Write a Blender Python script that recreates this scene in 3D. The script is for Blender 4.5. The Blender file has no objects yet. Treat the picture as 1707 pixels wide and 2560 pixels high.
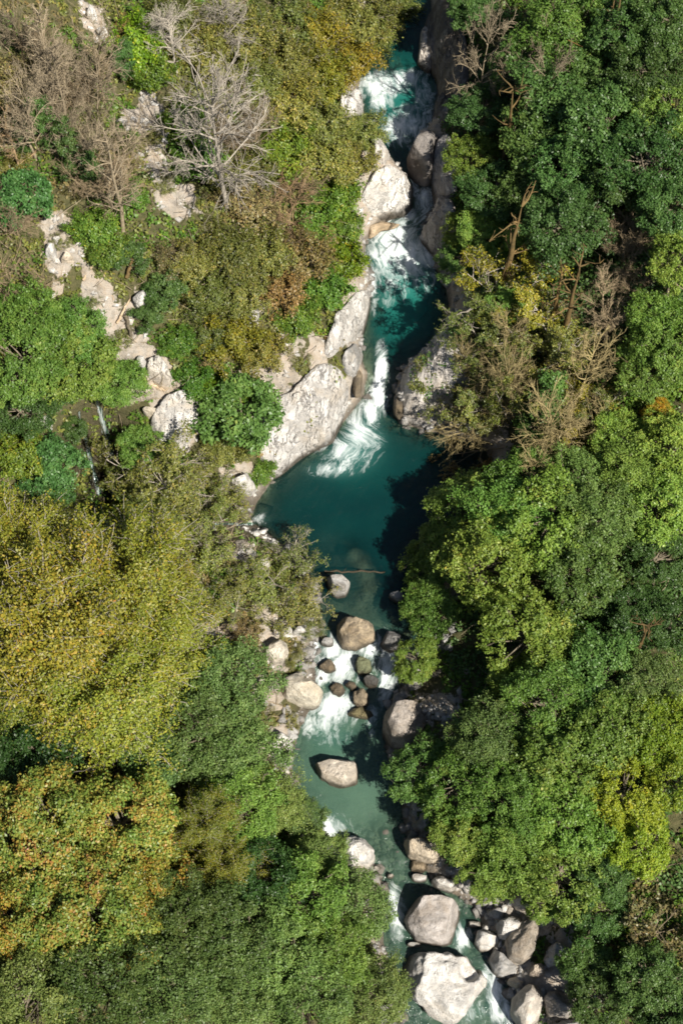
import bpy, math, random
import numpy as np
from mathutils import Vector, Quaternion, Matrix

rng = np.random.default_rng(7)
scene = bpy.context.scene
col = scene.collection

# ------------------------------------------------------------------ camera
PITCH = math.radians(62.0)
DIST = 100.0
HF = math.radians(12.5)
FPX = 853.5 / math.tan(HF)
CAM = np.array([0.0, -DIST * math.cos(PITCH), DIST * math.sin(PITCH)])
FWD = np.array([0.0, math.cos(PITCH), -math.sin(PITCH)])
UPV = np.array([0.0, math.sin(PITCH), math.cos(PITCH)])

cd = bpy.data.cameras.new('camera')
cd.sensor_fit = 'HORIZONTAL'
cd.angle = 2 * HF
cd.clip_end = 2000
cam = bpy.data.objects.new('camera', cd)
cam.location = CAM
cam.rotation_euler = (math.pi / 2 - PITCH, 0, 0)
col.objects.link(cam)
scene.camera = cam


def ray(px, py):
    d = FWD + np.array([1.0, 0, 0]) * ((px - 853.5) / FPX) - UPV * ((py - 1280) / FPX)
    return d


def unproj(px, py, z):
    d = ray(px, py)
    t = (z - CAM[2]) / d[2]
    return CAM + d * t


def project(P):
    q = P - CAM
    dep = q @ FWD
    return 853.5 + q[:, 0] / dep * FPX, 1280 - (q @ UPV) / dep * FPX, dep


# ------------------------------------------------------------------ noise
def _h(ix, iy, iz):
    n = (ix.astype(np.int64) * 374761393 + iy.astype(np.int64) * 668265263 + iz.astype(np.int64) * 2147483647 + 1013904223) & 0xFFFFFFFF
    n = ((n ^ (n >> 13)) * 1274126177) & 0xFFFFFFFF
    n = ((n ^ (n >> 16)) * 2246822519) & 0xFFFFFFFF
    return (n ^ (n >> 15)).astype(np.float64) / 4294967295.0


def vnoise(x, y, z=None):
    if z is None:
        z = np.zeros_like(x)
    fx, fy, fz = np.floor(x), np.floor(y), np.floor(z)
    tx, ty, tz = x - fx, y - fy, z - fz
    tx = tx * tx * (3 - 2 * tx); ty = ty * ty * (3 - 2 * ty); tz = tz * tz * (3 - 2 * tz)
    r = 0
    for a in (0, 1):
        for b in (0, 1):
            for c in (0, 1):
                w = (tx if a else 1 - tx) * (ty if b else 1 - ty) * (tz if c else 1 - tz)
                r = r + w * _h(fx + a, fy + b, fz + c)
    return r


def fbm(x, y, z=None, o=4, g=0.5):
    r = 0; a = 1; t = 0; f = 1
    for i in range(o):
        r = r + a * vnoise(x * f + 17.3 * i, y * f - 9.1 * i, None if z is None else z * f + 5.7 * i)
        t += a; a *= g; f *= 2.03
    return r / t


def sst(e0, e1, x):
    t = np.clip((x - e0) / (e1 - e0), 0, 1)
    return t * t * (3 - 2 * t)


# ------------------------------------------------------------------ river layout
# photo row, left water edge, right water edge, water level, depth
RV = [(-700, 930, 1060, 4.2, 1.5), (-300, 930, 1060, 3.6, 1.5), (-100, 930, 1070, 3.1, 1.5), (60, 930, 1080, 2.8, 1.5), (170, 905, 1085, 2.6, 1.8), (230, 895, 1098, 2.5, 2.4),
      (300, 915, 1080, 2.5, 2.2), (360, 950, 1040, 2.45, 1.0), (420, 1000, 1058, 2.2, .35), (470, 1032, 1078, 1.9, .35),
      (520, 1028, 1085, 1.55, .45), (560, 955, 1068, 1.32, 1.2), (600, 915, 1058, 1.3, 2), (650, 912, 1085, 1.3, 2.6),
      (700, 930, 1112, 1.3, 3), (760, 925, 1122, 1.3, 3.2), (830, 908, 1112, 1.3, 3), (870, 903, 1070, 1.3, 1.6),
      (900, 905, 1035, 1.28, .8), (935, 918, 1000, 1.0, .35), (990, 908, 985, .3, .4), (1030, 880, 985, .03, 1.2),
      (1060, 855, 1000, 0, 2.2), (1092, 832, 1130, 0, 3), (1112, 815, 1205, 0, 3.4), (1150, 740, 1225, 0, 4), (1200, 682, 1222, 0, 4.2),
      (1260, 640, 1205, 0, 4), (1300, 632, 1185, 0, 3.8), (1340, 680, 1160, 0, 3.2), (1400, 760, 1120, 0, 2.3), (1480, 795, 1095, 0, 1.7),
      (1560, 800, 1090, -.02, 1.1), (1620, 785, 1070, -.25, .5), (1700, 790, 1010, -.6, .45), (1760, 785, 970, -.88, .7),
      (1820, 752, 968, -.9, 1.4), (1900, 728, 980, -.9, 1.7), (2000, 745, 1000, -.9, 1.6), (2080, 790, 1010, -.95, 1.1),
      (2150, 925, 1040, -1.1, .6), (2210, 960, 1090, -1.4, .6), (2280, 955, 1200, -1.6, .8), (2360, 960, 1205, -1.7, .8),
      (2440, 985, 1265, -1.9, .7), (2560, 1005, 1300, -2.3, .7), (2700, 1050, 1340, -2.7, .7), (3000, 1090, 1380, -3.2, .7), (3500, 1120, 1400, -3.8, .7)]
# a camera row can only reach a little past straight down; lay extra rows out along y instead
_L, _R, _W, _D = [], [], [], []
for (py, lx, rx, wz, dp) in RV:
    if py > 2800:
        y = unproj(853, 2700, -2.7)[1] - (py - 2700) * 0.05
        a = (0, y); L = (7.5, y); R = (14.0, y)
    else:
        a = unproj(lx, py, wz); b = unproj(rx, py, wz); L = (a[0], a[1]); R = (b[0], b[1])
    _L.append(L); _R.append(R); _W.append((L[1], wz)); _D.append((L[1], dp))
_L.insert(0, (_L[0][0], 190)); _R.insert(0, (_R[0][0], 190)); _W.insert(0, (190, 6.5)); _D.insert(0, (190, 1.5))
_L = np.array(_L); _R = np.array(_R); _W = np.array(_W)[::-1]; _D = np.array(_D)[::-1]
POLY = np.vstack([_L, _R[::-1]])


def water_z(y):
    return np.interp(y, _W[:, 0], _W[:, 1])


def max_depth(y):
    return np.interp(y, _D[:, 0], _D[:, 1])


def left_x(y):
    return np.interp(y, _L[::-1, 0 + 1], _L[::-1, 0])


def right_x(y):
    return np.interp(y, _R[::-1, 1], _R[::-1, 0])


def river_sd(x, y):
    """distance to the water's edge, negative in the river"""
    d2 = np.full(x.shape, 1e9)
    n = len(POLY)
    for i in range(n):
        a, b = POLY[i], POLY[(i + 1) % n]
        ab = b - a
        l2 = ab @ ab + 1e-9
        t = np.clip(((x - a[0]) * ab[0] + (y - a[1]) * ab[1]) / l2, 0, 1)
        d2 = np.minimum(d2, (x - a[0] - t * ab[0]) ** 2 + (y - a[1] - t * ab[1]) ** 2)
    inside = (x > left_x(y)) & (x < right_x(y))
    return np.where(inside, -1, 1) * np.sqrt(d2)


GULLY = None
SHOAL = [(unproj(a, b, -.4 + lv), r / 38.5) for (a, b, r, lv) in ((880, 1372, 42, 0), (905, 1415, 30, 0), (1035, 1352, 48, 0), (1000, 1430, 20, 0), (935, 1462, 45, 0), (905, 1520, 45, 0), (1045, 1535, 26, 0), (880, 1815, 50, -.9), (640, 1275, 50, 0), (905, 880, 35, 1.2), (960, 895, 30, 1.2), (960, 2110, 60, -.9), (985, 1015, 30, 0), (880, 1020, 25, 0))]


def seg_dist(x, y, pts):
    best = np.full(x.shape, 1e9); par = np.zeros(x.shape)
    n = len(pts) - 1
    for i in range(n):
        a, b = pts[i], pts[i + 1]
        ab = b - a
        t = np.clip(((x - a[0]) * ab[0] + (y - a[1]) * ab[1]) / (ab @ ab), 0, 1)
        d = np.hypot(x - a[0] - t * ab[0], y - a[1] - t * ab[1])
        par = np.where(d < best, (i + t) / n, par)
        best = np.minimum(best, d)
    return best, par


def terrain(x, y, detail=True):
    x = np.asarray(x, float); y = np.asarray(y, float)
    sd = river_sd(x, y)
    wz = water_z(y)
    mid = (left_x(y) + right_x(y)) / 2
    left = x < mid
    o = np.maximum(sd, 0)
    up = sst(-10, 25, y)                       # the gorge steepens upstream
    bhL = 0.7 + 1.6 * up + 1.2 * np.exp(-((y - 7) / 7) ** 2)
    bhR = 0.9 + 1.5 * up + 1.6 * np.exp(-((y - 9) / 5) ** 2)
    bw = 1.6 + 0.8 * (fbm(x * .3, y * .3) - .5)
    slopeL = 0.34 + 0.36 * up
    slopeR = 0.30 + 0.22 * up
    oc = 45 * np.tanh(o / 45)
    hL = bhL * (1 - np.exp(-o / bw)) + slopeL * oc
    hR = bhR * (1 - np.exp(-o / (bw * .6))) + slopeR * oc
    h = np.where(left, hL, hR)
    amp = sst(0.5, 6, o)
    h = h + amp * 3.0 * (fbm(x * .09 + 3, y * .09 + 11, o=3) - .5) + sst(0.2, 2, o) * 0.9 * (fbm(x * .45, y * .45, o=3) - .5)
    inn = np.maximum(-sd, 0)
    md = max_depth(y)
    bed = -md * (1 - np.exp(-inn / (0.35 + md * .42))) - 0.05
    bed = bed + sst(0.3, 1.5, inn) * md * .35 * (fbm(x * .5 + 31, y * .5, o=3) - .5)
    for (c, r) in SHOAL:
        w = .85 * np.exp(-((x - c[0]) ** 2 + ((y - c[1]) * .9) ** 2) / r ** 2) * (.6 + .8 * fbm(x * .9, y * .9, o=2))
        bed = bed + np.clip(w, 0, 1) * np.maximum(-.38 - bed, 0)
    z = wz + np.where(sd > 0, h, bed)
    if GULLY is not None:
        d, t = seg_dist(x, y, GULLY)
        dep = np.interp(t, [0, .3, .6, .85, 1], [.2, .6, 2.2, 5.6, 5.0])
        z = z - dep * np.exp(-(d / (0.8 + 1.1 * t)) ** 2) * (sd > 0)
    if detail:
        z = z + (sd > 0) * 0.14 * (fbm(x * 1.7, y * 1.7, o=3) - .5) * 2
    return z


def march(px, py, hgt=0.0):
    """where the view ray through a photo pixel comes within hgt of the ground"""
    d = ray(px, py)
    t = np.linspace(70, 175, 420)
    P = CAM[None] + d[None] * t[:, None]
    g = P[:, 2] - terrain(P[:, 0], P[:, 1]) - hgt
    k = int(np.argmax(g <= 0)) if (g <= 0).any() else len(t) - 1
    if k > 0:
        f = g[k - 1] / (g[k - 1] - g[k] + 1e-9)
        tt = t[k - 1] + (t[k] - t[k - 1]) * min(max(f, 0), 1)
    else:
        tt = t[0]
    return CAM + d * tt, tt


_g = [march(*p)[0][:2] for p in ((625, 1300), (540, 1312), (430, 1310), (320, 1275), (268, 1190), (240, 1080))]
GULLY = np.array(_g)

# ------------------------------------------------------------------ mesh helpers


def mesh_np(name, verts, faces, mats=None, attrs=None, smooth=False, fsize=4, midx=None):
    me = bpy.data.meshes.new(name)
    verts = np.ascontiguousarray(verts, dtype=np.float32); faces = np.ascontiguousarray(faces, dtype=np.int32)
    nf = len(faces)
    me.vertices.add(len(verts)); me.vertices.foreach_set('co', verts.ravel())
    me.loops.add(nf * fsize); me.loops.foreach_set('vertex_index', faces.ravel())
    me.polygons.add(nf); me.polygons.foreach_set('loop_start', np.arange(0, nf * fsize, fsize, dtype=np.int32))
    if smooth:
        me.polygons.foreach_set('use_smooth', np.ones(nf, dtype=bool))
    for m in (mats or []):
        me.materials.append(m)
    if midx is not None:
        me.polygons.foreach_set('material_index', np.ascontiguousarray(midx, dtype=np.int32))
    for k, (dom, v) in (attrs or {}).items():
        a = me.attributes.new(k, 'FLOAT', dom)
        a.data.foreach_set('value', np.ascontiguousarray(v, dtype=np.float32))
    me.update(calc_edges=True)
    me.validate()
    return me


def link(name, me, parent=None):
    o = bpy.data.objects.new(name, me)
    col.objects.link(o)
    if parent:
        o.parent = parent
    return o


def tag(o, label=None, cat=None, group=None, kind=None):
    if label: o['label'] = label
    if cat: o['category'] = cat
    if group: o['group'] = group
    if kind: o['kind'] = kind
    return o


def norm(v):
    return v / (np.linalg.norm(v, axis=-1, keepdims=True) + 1e-9)


def tubes(P, R, ns=4):
    """P (N,K,3) polylines, R (N,K) radii -> verts, quads"""
    N, K, _ = P.shape
    T = np.empty_like(P)
    T[:, 1:-1] = P[:, 2:] - P[:, :-2]; T[:, 0] = P[:, 1] - P[:, 0]; T[:, -1] = P[:, -1] - P[:, -2]
    T = norm(T)
    ref = np.where(np.abs(T[..., 2:3]) > .9, np.array([1.0, 0, 0]), np.array([0, 0, 1.0]))
    A = norm(np.cross(T, ref)); B = np.cross(T, A)
    th = np.arange(ns) * 2 * math.pi / ns
    V = P[:, :, None, :] + R[:, :, None, None] * (A[:, :, None, :] * np.cos(th)[None, None, :, None] + B[:, :, None, :] * np.sin(th)[None, None, :, None])
    idx = np.arange(N * K * ns).reshape(N, K, ns)
    a = idx[:, :-1]; b = np.roll(a, -1, axis=2); c = idx[:, 1:]; d = np.roll(c, -1, axis=2)
    F = np.stack([a, b, d, c], axis=-1).reshape(-1, 4)
    return V.reshape(-1, 3), F


def merge(parts):
    V, F, o = [], [], 0
    for v, f in parts:
        V.append(v); F.append(f + o); o += len(v)
    return np.vstack(V), np.vstack(F)


def grow(O, D, L, K, wob, lift, r):
    """N curved branches from O along D with lengths L"""
    N = len(O)
    P = np.empty((N, K, 3)); P[:, 0] = O
    d = norm(D)
    for k in range(1, K):
        d = norm(d + wob * r.normal(size=(N, 3)) + np.array([0, 0, lift])[None])
        P[:, k] = P[:, k - 1] + d * (L / (K - 1))[:, None]
    return P


def leaves(C, Nrm, size, r, asp=.6, flat=.55):
    """rhombic leaf faces at C whose normals scatter about Nrm"""
    n = len(C)
    nn = norm(Nrm + flat * r.normal(size=(n, 3)))
    t = norm(np.cross(nn, r.normal(size=(n, 3))))
    b = np.cross(nn, t)
    s = size * r.uniform(.6, 1.3, size=(n, 1))
    h = nn * s * .12
    V = np.stack([C - t * s, C - b * s * asp + h, C + t * s, C + b * s * asp + h], axis=1).reshape(-1, 3)
    F = np.arange(n * 4).reshape(n, 4)
    return V, F


# ------------------------------------------------------------------ materials
def nmat(name):
    m = bpy.data.materials.new(name); m.use_nodes = True
    nt = m.node_tree; nt.nodes.clear()
    return m, nt


class N:
    def __init__(s, nt): s.nt = nt

    def n(s, t, **kw):
        x = s.nt.nodes.new(t)
        for k, v in kw.items():
            if k.startswith('i_'):
                x.inputs[k[2:].replace('_', ' ')].default_value = v
            else:
                setattr(x, k, v)
        return x

    def l(s, a, b): s.nt.links.new(a, b)

    def ramp(s, fac, stops, interp='LINEAR'):
        x = s.n('ShaderNodeValToRGB'); x.color_ramp.interpolation = interp
        e = x.color_ramp.elements
        while len(e) < len(stops): e.new(.5)
        for i, (p, c) in enumerate(stops):
            e[i].position = p; e[i].color = (*c, 1) if len(c) == 3 else c
        s.l(fac, x.inputs[0]); return x.outputs[0]

    def noise(s, scale, det=5, rough=.6, vec=None, dist=0):
        x = s.n('ShaderNodeTexNoise'); x.inputs['Scale'].default_value = scale; x.inputs['Detail'].default_value = det
        x.inputs['Roughness'].default_value = rough; x.inputs['Distortion'].default_value = dist
        if vec: s.l(vec, x.inputs['Vector'])
        return x.outputs[0]

    def mix(s, f, a, b, mode='MIX'):
        x = s.n('ShaderNodeMix', data_type='RGBA', blend_type=mode)
        for v, i in ((f, 0), (a, 6), (b, 7)):
            if isinstance(v, (int, float)): x.inputs[i].default_value = v
            elif isinstance(v, tuple): x.inputs[i].default_value = (*v, 1)
            else: s.l(v, x.inputs[i])
        return x.outputs[2]

    def math(s, op, a, b=0.0, clamp=False):
        x = s.n('ShaderNodeMath', operation=op, use_clamp=clamp)
        for v, i in ((a, 0), (b, 1)):
            if isinstance(v, (int, float)): x.inputs[i].default_value = v
            else: s.l(v, x.inputs[i])
        return x.outputs[0]

    def attr(s, name):
        x = s.n('ShaderNodeAttribute', attribute_name=name); return x.outputs['Fac']


def leaf_mat(name, stops, transl=.3, spec=.35, rough=.45):
    m, nt = nmat(name); k = N(nt)
    c = k.ramp(k.attr('lc'), stops)
    oi = k.n('ShaderNodeObjectInfo')
    c = k.mix(1.0, c, oi.outputs['Color'], 'MULTIPLY')
    p = k.n('ShaderNodeBsdfPrincipled'); k.l(c, p.inputs['Base Color'])
    p.inputs['Roughness'].default_value = rough; p.inputs['Specular IOR Level'].default_value = spec
    t = k.n('ShaderNodeBsdfTranslucent')
    hs = k.n('ShaderNodeHueSaturation'); hs.inputs['Hue'].default_value = .49; hs.inputs['Saturation'].default_value = 1.15; hs.inputs['Value'].default_value = 1.25
    k.l(c, hs.inputs['Color']); k.l(hs.outputs[0], t.inputs[0])
    mx = k.n('ShaderNodeMixShader'); mx.inputs[0].default_value = transl
    k.l(p.outputs[0], mx.inputs[1]); k.l(t.outputs[0], mx.inputs[2])
    o = k.n('ShaderNodeOutputMaterial'); k.l(mx.outputs[0], o.inputs[0])
    return m


def bark_mat(name, a, b, scale=6):
    m, nt = nmat(name); k = N(nt)
    tc = k.n('ShaderNodeTexCoord')
    n = k.noise(scale, vec=tc.outputs['Object'])
    c = k.ramp(n, [(.35, a), (.65, b)])
    oi = k.n('ShaderNodeObjectInfo')
    c = k.mix(1.0, c, oi.outputs['Color'], 'MULTIPLY')
    p = k.n('ShaderNodeBsdfPrincipled'); k.l(c, p.inputs['Base Color']); p.inputs['Roughness'].default_value = .9
    p.inputs['Specular IOR Level'].default_value = .15
    bp = k.n('ShaderNodeBump'); bp.inputs['Strength'].default_value = .4; k.l(n, bp.inputs['Height']); k.l(bp.outputs[0], p.inputs['Normal'])
    o = k.n('ShaderNodeOutputMaterial'); k.l(p.outputs[0], o.inputs[0])
    return m


M = {}
M['green'] = leaf_mat('broad_green_leaf', [(0, (.055, .105, .016)), (.45, (.120, .205, .034)), (.85, (.210, .285, .056)), (1, (.33, .31, .06))], spec=.28)
M['dark'] = leaf_mat('ivy_green_leaf', [(0, (.036, .080, .018)), (.5, (.070, .135, .032)), (.9, (.118, .190, .050)), (1, (.20, .22, .05))], spec=.3, rough=.42)
M['yellowgreen'] = leaf_mat('yellow_green_leaf', [(0, (.080, .105, .012)), (.4, (.165, .190, .020)), (.75, (.255, .245, .028)), (.93, (.31, .225, .026)), (1, (.29, .15, .02))])
M['autumn'] = leaf_mat('autumn_leaf', [(0, (.065, .115, .018)), (.30, (.14, .205, .034)), (.50, (.23, .26, .048)), (.66, (.32, .25, .042)), (.82, (.38, .20, .045)), (1, (.33, .14, .065))])
M['olive'] = leaf_mat('olive_leaf', [(0, (.070, .090, .018)), (.45, (.135, .160, .034)), (.8, (.21, .215, .050)), (1, (.29, .23, .05))])
M['grey'] = leaf_mat('grey_green_leaf', [(0, (.056, .098, .024)), (.5, (.118, .180, .046)), (.85, (.185, .245, .068)), (1, (.26, .26, .075))], spec=.25)
M['brown'] = leaf_mat('dry_brown_leaf', [(0, (.080, .072, .026)), (.4, (.140, .128, .044)), (.75, (.20, .155, .065)), (1, (.27, .18, .06))], transl=.2)
M['lime'] = leaf_mat('bright_green_leaf', [(0, (.045, .100, .012)), (.5, (.090, .175, .022)), (.85, (.16, .24, .034)), (1, (.32, .28, .035))])
M['bark'] = bark_mat('grey_brown_bark', (.10, .085, .06), (.20, .17, .12))
M['pale_bark'] = bark_mat('pale_grey_bark', (.24, .21, .17), (.40, .36, .30))
M['tan_twig'] = bark_mat('tan_twig_bark', (.20, .16, .108), (.32, .262, .175))
M['brown_twig'] = bark_mat('brown_twig_bark', (.15, .118, .078), (.25, .20, .135))
M['moss'] = bark_mat('mossy_orange_bark', (.085, .062, .028), (.16, .105, .042), 3)
M['dead_wood'] = bark_mat('sunbleached_wood', (.30, .22, .14), (.48, .38, .26), 3)


def rock_mat(name, light, dark, stain, ground=False):
    m, nt = nmat(name); k = N(nt)
    geo = k.n('ShaderNodeNewGeometry'); pos = geo.outputs['Position']
    n1 = k.noise(.9, 8, .68, pos, .4)
    n2 = k.noise(3.0, 7, .7, pos, .3)
    n3 = k.noise(11, 5, .65, pos)
    n4 = k.noise(.5, 4, .6, pos, .6)
    c = k.ramp(n1, [(.28, tuple(v * .75 for v in dark)), (.44, dark), (.56, light), (.75, tuple(min(1, v * 1.2) for v in light))])
    f = k.ramp(n2, [(.47, (0, 0, 0)), (.66, (1, 1, 1))])
    c = k.mix(k.math('MULTIPLY', f, .5), c, stain)
    c = k.mix(k.math('MULTIPLY', k.ramp(n4, [(.5, (0, 0, 0)), (.68, (1, 1, 1))]), .45), c, tuple(v * q for v, q in zip(stain, (.8, .72, .6))))
    sp = k.ramp(n3, [(.34, (1, 1, 1)), (.44, (0, 0, 0))])
    c = k.mix(k.math('MULTIPLY', sp, .55), c, (.13, .12, .10))
    pt = k.ramp(n2, [(.30, (1, 1, 1)), (.40, (0, 0, 0))])
    c = k.mix(k.math('MULTIPLY', pt, .65), c, (.10, .09, .075))
    # joints
    wv = k.n('ShaderNodeVectorMath', operation='ADD')
    nv = k.n('ShaderNodeTexNoise'); nv.inputs['Scale'].default_value = .9; nv.inputs['Detail'].default_value = 6; k.l(pos, nv.inputs['Vector'])
    k.l(pos, wv.inputs[0]); k.l(nv.outputs['Color'], wv.inputs[1])
    mp = k.n('ShaderNodeMapping'); mp.inputs['Rotation'].default_value = (.25, .2, .62); mp.inputs['Scale'].default_value = (1.5, .22, .5)
    k.l(wv.outputs[0], mp.inputs[0])
    j1 = k.noise(1.1, 4, .55, mp.outputs[0])
    mq = k.n('ShaderNodeMapping'); mq.inputs['Rotation'].default_value = (.1, -.2, -.75); mq.inputs['Scale'].default_value = (1.3, .3, .6)
    k.l(wv.outputs[0], mq.inputs[0])
    j2 = k.noise(.8, 4, .55, mq.outputs[0])
    ja = k.math('ABSOLUTE', k.math('SUBTRACT', j1, .5)); jb = k.math('ABSOLUTE', k.math('SUBTRACT', j2, .52))
    cr = k.math('MAXIMUM', k.ramp(ja, [(.004, (1, 1, 1)), (.020, (0, 0, 0))]), k.ramp(jb, [(.003, (1, 1, 1)), (.012, (0, 0, 0))]))
    crm = k.math('MULTIPLY', k.math('MULTIPLY', cr, k.ramp(n1, [(.42, (0, 0, 0)), (.58, (1, 1, 1))])), k.attr('crack'))
    c = k.mix(k.math('MULTIPLY', crm, .6), c, (.07, .06, .05))
    oi = k.n('ShaderNodeObjectInfo')
    c = k.mix(1.0, c, oi.outputs['Color'], 'MULTIPLY')
    if ground:
        rk = k.attr('rock')
        soil = k.ramp(n2, [(.3, (.045, .048, .018)), (.55, (.085, .08, .034)), (.75, (.15, .115, .06))])
        f2 = k.ramp(k.math('ADD', rk, k.math('MULTIPLY', k.math('SUBTRACT', n2, .5), 1.6)), [(.42, (0, 0, 0)), (.56, (1, 1, 1))])
        earth = k.ramp(n1, [(.46, (0, 0, 0)), (.60, (1, 1, 1))])
        c = k.mix(k.math('MULTIPLY', earth, .6), c, (.26, .19, .125))
        c = k.mix(f2, soil, c)
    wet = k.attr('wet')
    c = k.mix(k.math('MULTIPLY', wet, .9), c, (.045, .036, .024))  # damp rock colour; along the gully it also carries the painted recess shade
    p = k.n('ShaderNodeBsdfPrincipled'); k.l(c, p.inputs['Base Color'])
    k.l(k.ramp(wet, [(0, (.9, .9, .9)), (1, (.4, .4, .4))]), p.inputs['Roughness'])
    p.inputs['Specular IOR Level'].default_value = .25
    hsum = k.math('ADD', k.math('MULTIPLY', n2, .5), k.math('MULTIPLY', n3, .3))
    hsum = k.math('SUBTRACT', hsum, k.math('MULTIPLY', crm, .5))
    hsum = k.math('ADD', hsum, k.math('MULTIPLY', k.math('MULTIPLY', j1, k.attr('crack')), 1.2))
    bp = k.n('ShaderNodeBump'); bp.inputs['Strength'].default_value = .9; bp.inputs['Distance'].default_value = .35
    k.l(hsum, bp.inputs['Height']); k.l(bp.outputs[0], p.inputs['Normal'])
    o = k.n('ShaderNodeOutputMaterial'); k.l(p.outputs[0], o.inputs[0])
    return m


M['limestone'] = rock_mat('pale_limestone', (.60, .58, .545), (.39, .375, .35), (.50, .45, .38))
M['greyrock'] = rock_mat('grey_limestone', (.37, .36, .345), (.21, .205, .195), (.29, .265, .23))
M['brownrock'] = rock_mat('brown_stained_rock', (.30, .24, .165), (.14, .115, .085), (.34, .27, .17))
M['ground'] = rock_mat('gorge_ground', (.46, .43, .385), (.28, .25, .21), (.37, .30, .22), ground=True)


def water_mat():
    m, nt = nmat('river_water'); k = N(nt)
    geo = k.n('ShaderNodeNewGeometry'); pos = geo.outputs['Position']
    d = k.attr('depth'); fo = k.attr('foam'); milk = k.attr('milk')
    warp = k.n('ShaderNodeTexNoise'); warp.inputs['Scale'].default_value = .7; warp.inputs['Detail'].default_value = 3; k.l(pos, warp.inputs['Vector'])
    wa = k.n('ShaderNodeVectorMath', operation='MULTIPLY_ADD'); k.l(warp.outputs['Color'], wa.inputs[0]); wa.inputs[1].default_value = (1.6, 1.6, 0); k.l(pos, wa.inputs[2])
    cx = k.n('ShaderNodeCombineXYZ'); k.l(k.math('MULTIPLY', k.attr('fu'), 1.35), cx.inputs[0]); k.l(k.math('MULTIPLY', k.attr('fv'), .55), cx.inputs[1])
    wb = k.n('ShaderNodeVectorMath', operation='MULTIPLY_ADD'); k.l(warp.outputs['Color'], wb.inputs[0]); wb.inputs[1].default_value = (1.3, 1.3, 0); k.l(cx.outputs[0], wb.inputs[2])
    n1 = k.noise(1.3, 8, .68, wb.outputs[0], .7)
    n2 = k.noise(4.5, 6, .65, wb.outputs[0], .9)
    n3 = k.noise(.35, 3, .5, pos)
    fx = k.math('ADD', fo, k.math('MULTIPLY', k.math('SUBTRACT', n1, .5), 2.2))
    fx = k.math('ADD', fx, k.math('MULTIPLY', k.math('SUBTRACT', n2, .5), .7))
    fx = k.math('MULTIPLY', fx, k.ramp(fo, [(.0, (0, 0, 0)), (.10, (1, 1, 1))]))
    foam = k.ramp(fx, [(.08, (0, 0, 0)), (.35, (.28, .28, .28)), (.62, (.66, .66, .66)), (.95, (1, 1, 1))])
    deepc = k.mix(milk, (.0015, .019, .019), (.120, .215, .148))
    deepc = k.mix(k.math('MULTIPLY', k.ramp(n3, [(.35, (0, 0, 0)), (.7, (1, 1, 1))]), .35), deepc, (.003, .036, .031))
    deepc = k.mix(k.attr('air'), deepc, (.010, .125, .100))
    # aerated water round the foam is paler
    deepc = k.mix(k.math('MULTIPLY', k.ramp(fo, [(0, (0, 0, 0)), (.9, (1, 1, 1))]), .75), deepc, (.12, .30, .27))
    dif = k.n('ShaderNodeBsdfDiffuse'); k.l(deepc, dif.inputs[0])
    tr = k.n('ShaderNodeBsdfTransparent'); tr.inputs[0].default_value = (.66, .84, .74, 1)
    opa = k.math('SUBTRACT', 1.0, k.math('POWER', 2.718, k.math('MULTIPLY', d, -.85)), True)
    opa = k.math('MAXIMUM', opa, k.math('MULTIPLY', milk, .45))
    mx = k.n('ShaderNodeMixShader'); k.l(opa, mx.inputs[0]); k.l(tr.outputs[0], mx.inputs[1]); k.l(dif.outputs[0], mx.inputs[2])
    gl = k.n('ShaderNodeBsdfGlossy'); gl.inputs['Roughness'].default_value = .12; gl.inputs[0].default_value = (1, 1, 1, 1)
    bp = k.n('ShaderNodeBump'); bp.inputs['Strength'].default_value = .5; bp.inputs['Distance'].default_value = .2
    k.l(k.math('ADD', n1, k.math('MULTIPLY', k.noise(4, 4, .6, wa.outputs[0]), .5)), bp.inputs['Height'])
    k.l(bp.outputs[0], gl.inputs['Normal'])
    fr = k.n('ShaderNodeFresnel'); fr.inputs[0].default_value = 1.33; k.l(bp.outputs[0], fr.inputs['Normal'])
    m2 = k.n('ShaderNodeMixShader'); k.l(fr.outputs[0], m2.inputs[0]); k.l(mx.outputs[0], m2.inputs[1]); k.l(gl.outputs[0], m2.inputs[2])
    fd = k.n('ShaderNodeBsdfDiffuse'); fd.inputs[0].default_value = (.74, .78, .78, 1)
    bp2 = k.n('ShaderNodeBump'); bp2.inputs['Strength'].default_value = .5; bp2.inputs['Distance'].default_value = .15; k.l(fx, bp2.inputs['Height']); k.l(bp2.outputs[0], fd.inputs['Normal'])
    m3 = k.n('ShaderNodeMixShader'); k.l(foam, m3.inputs[0]); k.l(m2.outputs[0], m3.inputs[1]); k.l(fd.outputs[0], m3.inputs[2])
    o = k.n('ShaderNodeOutputMaterial'); k.l(m3.outputs[0], o.inputs[0])
    return m


M['water'] = water_mat()

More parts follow.
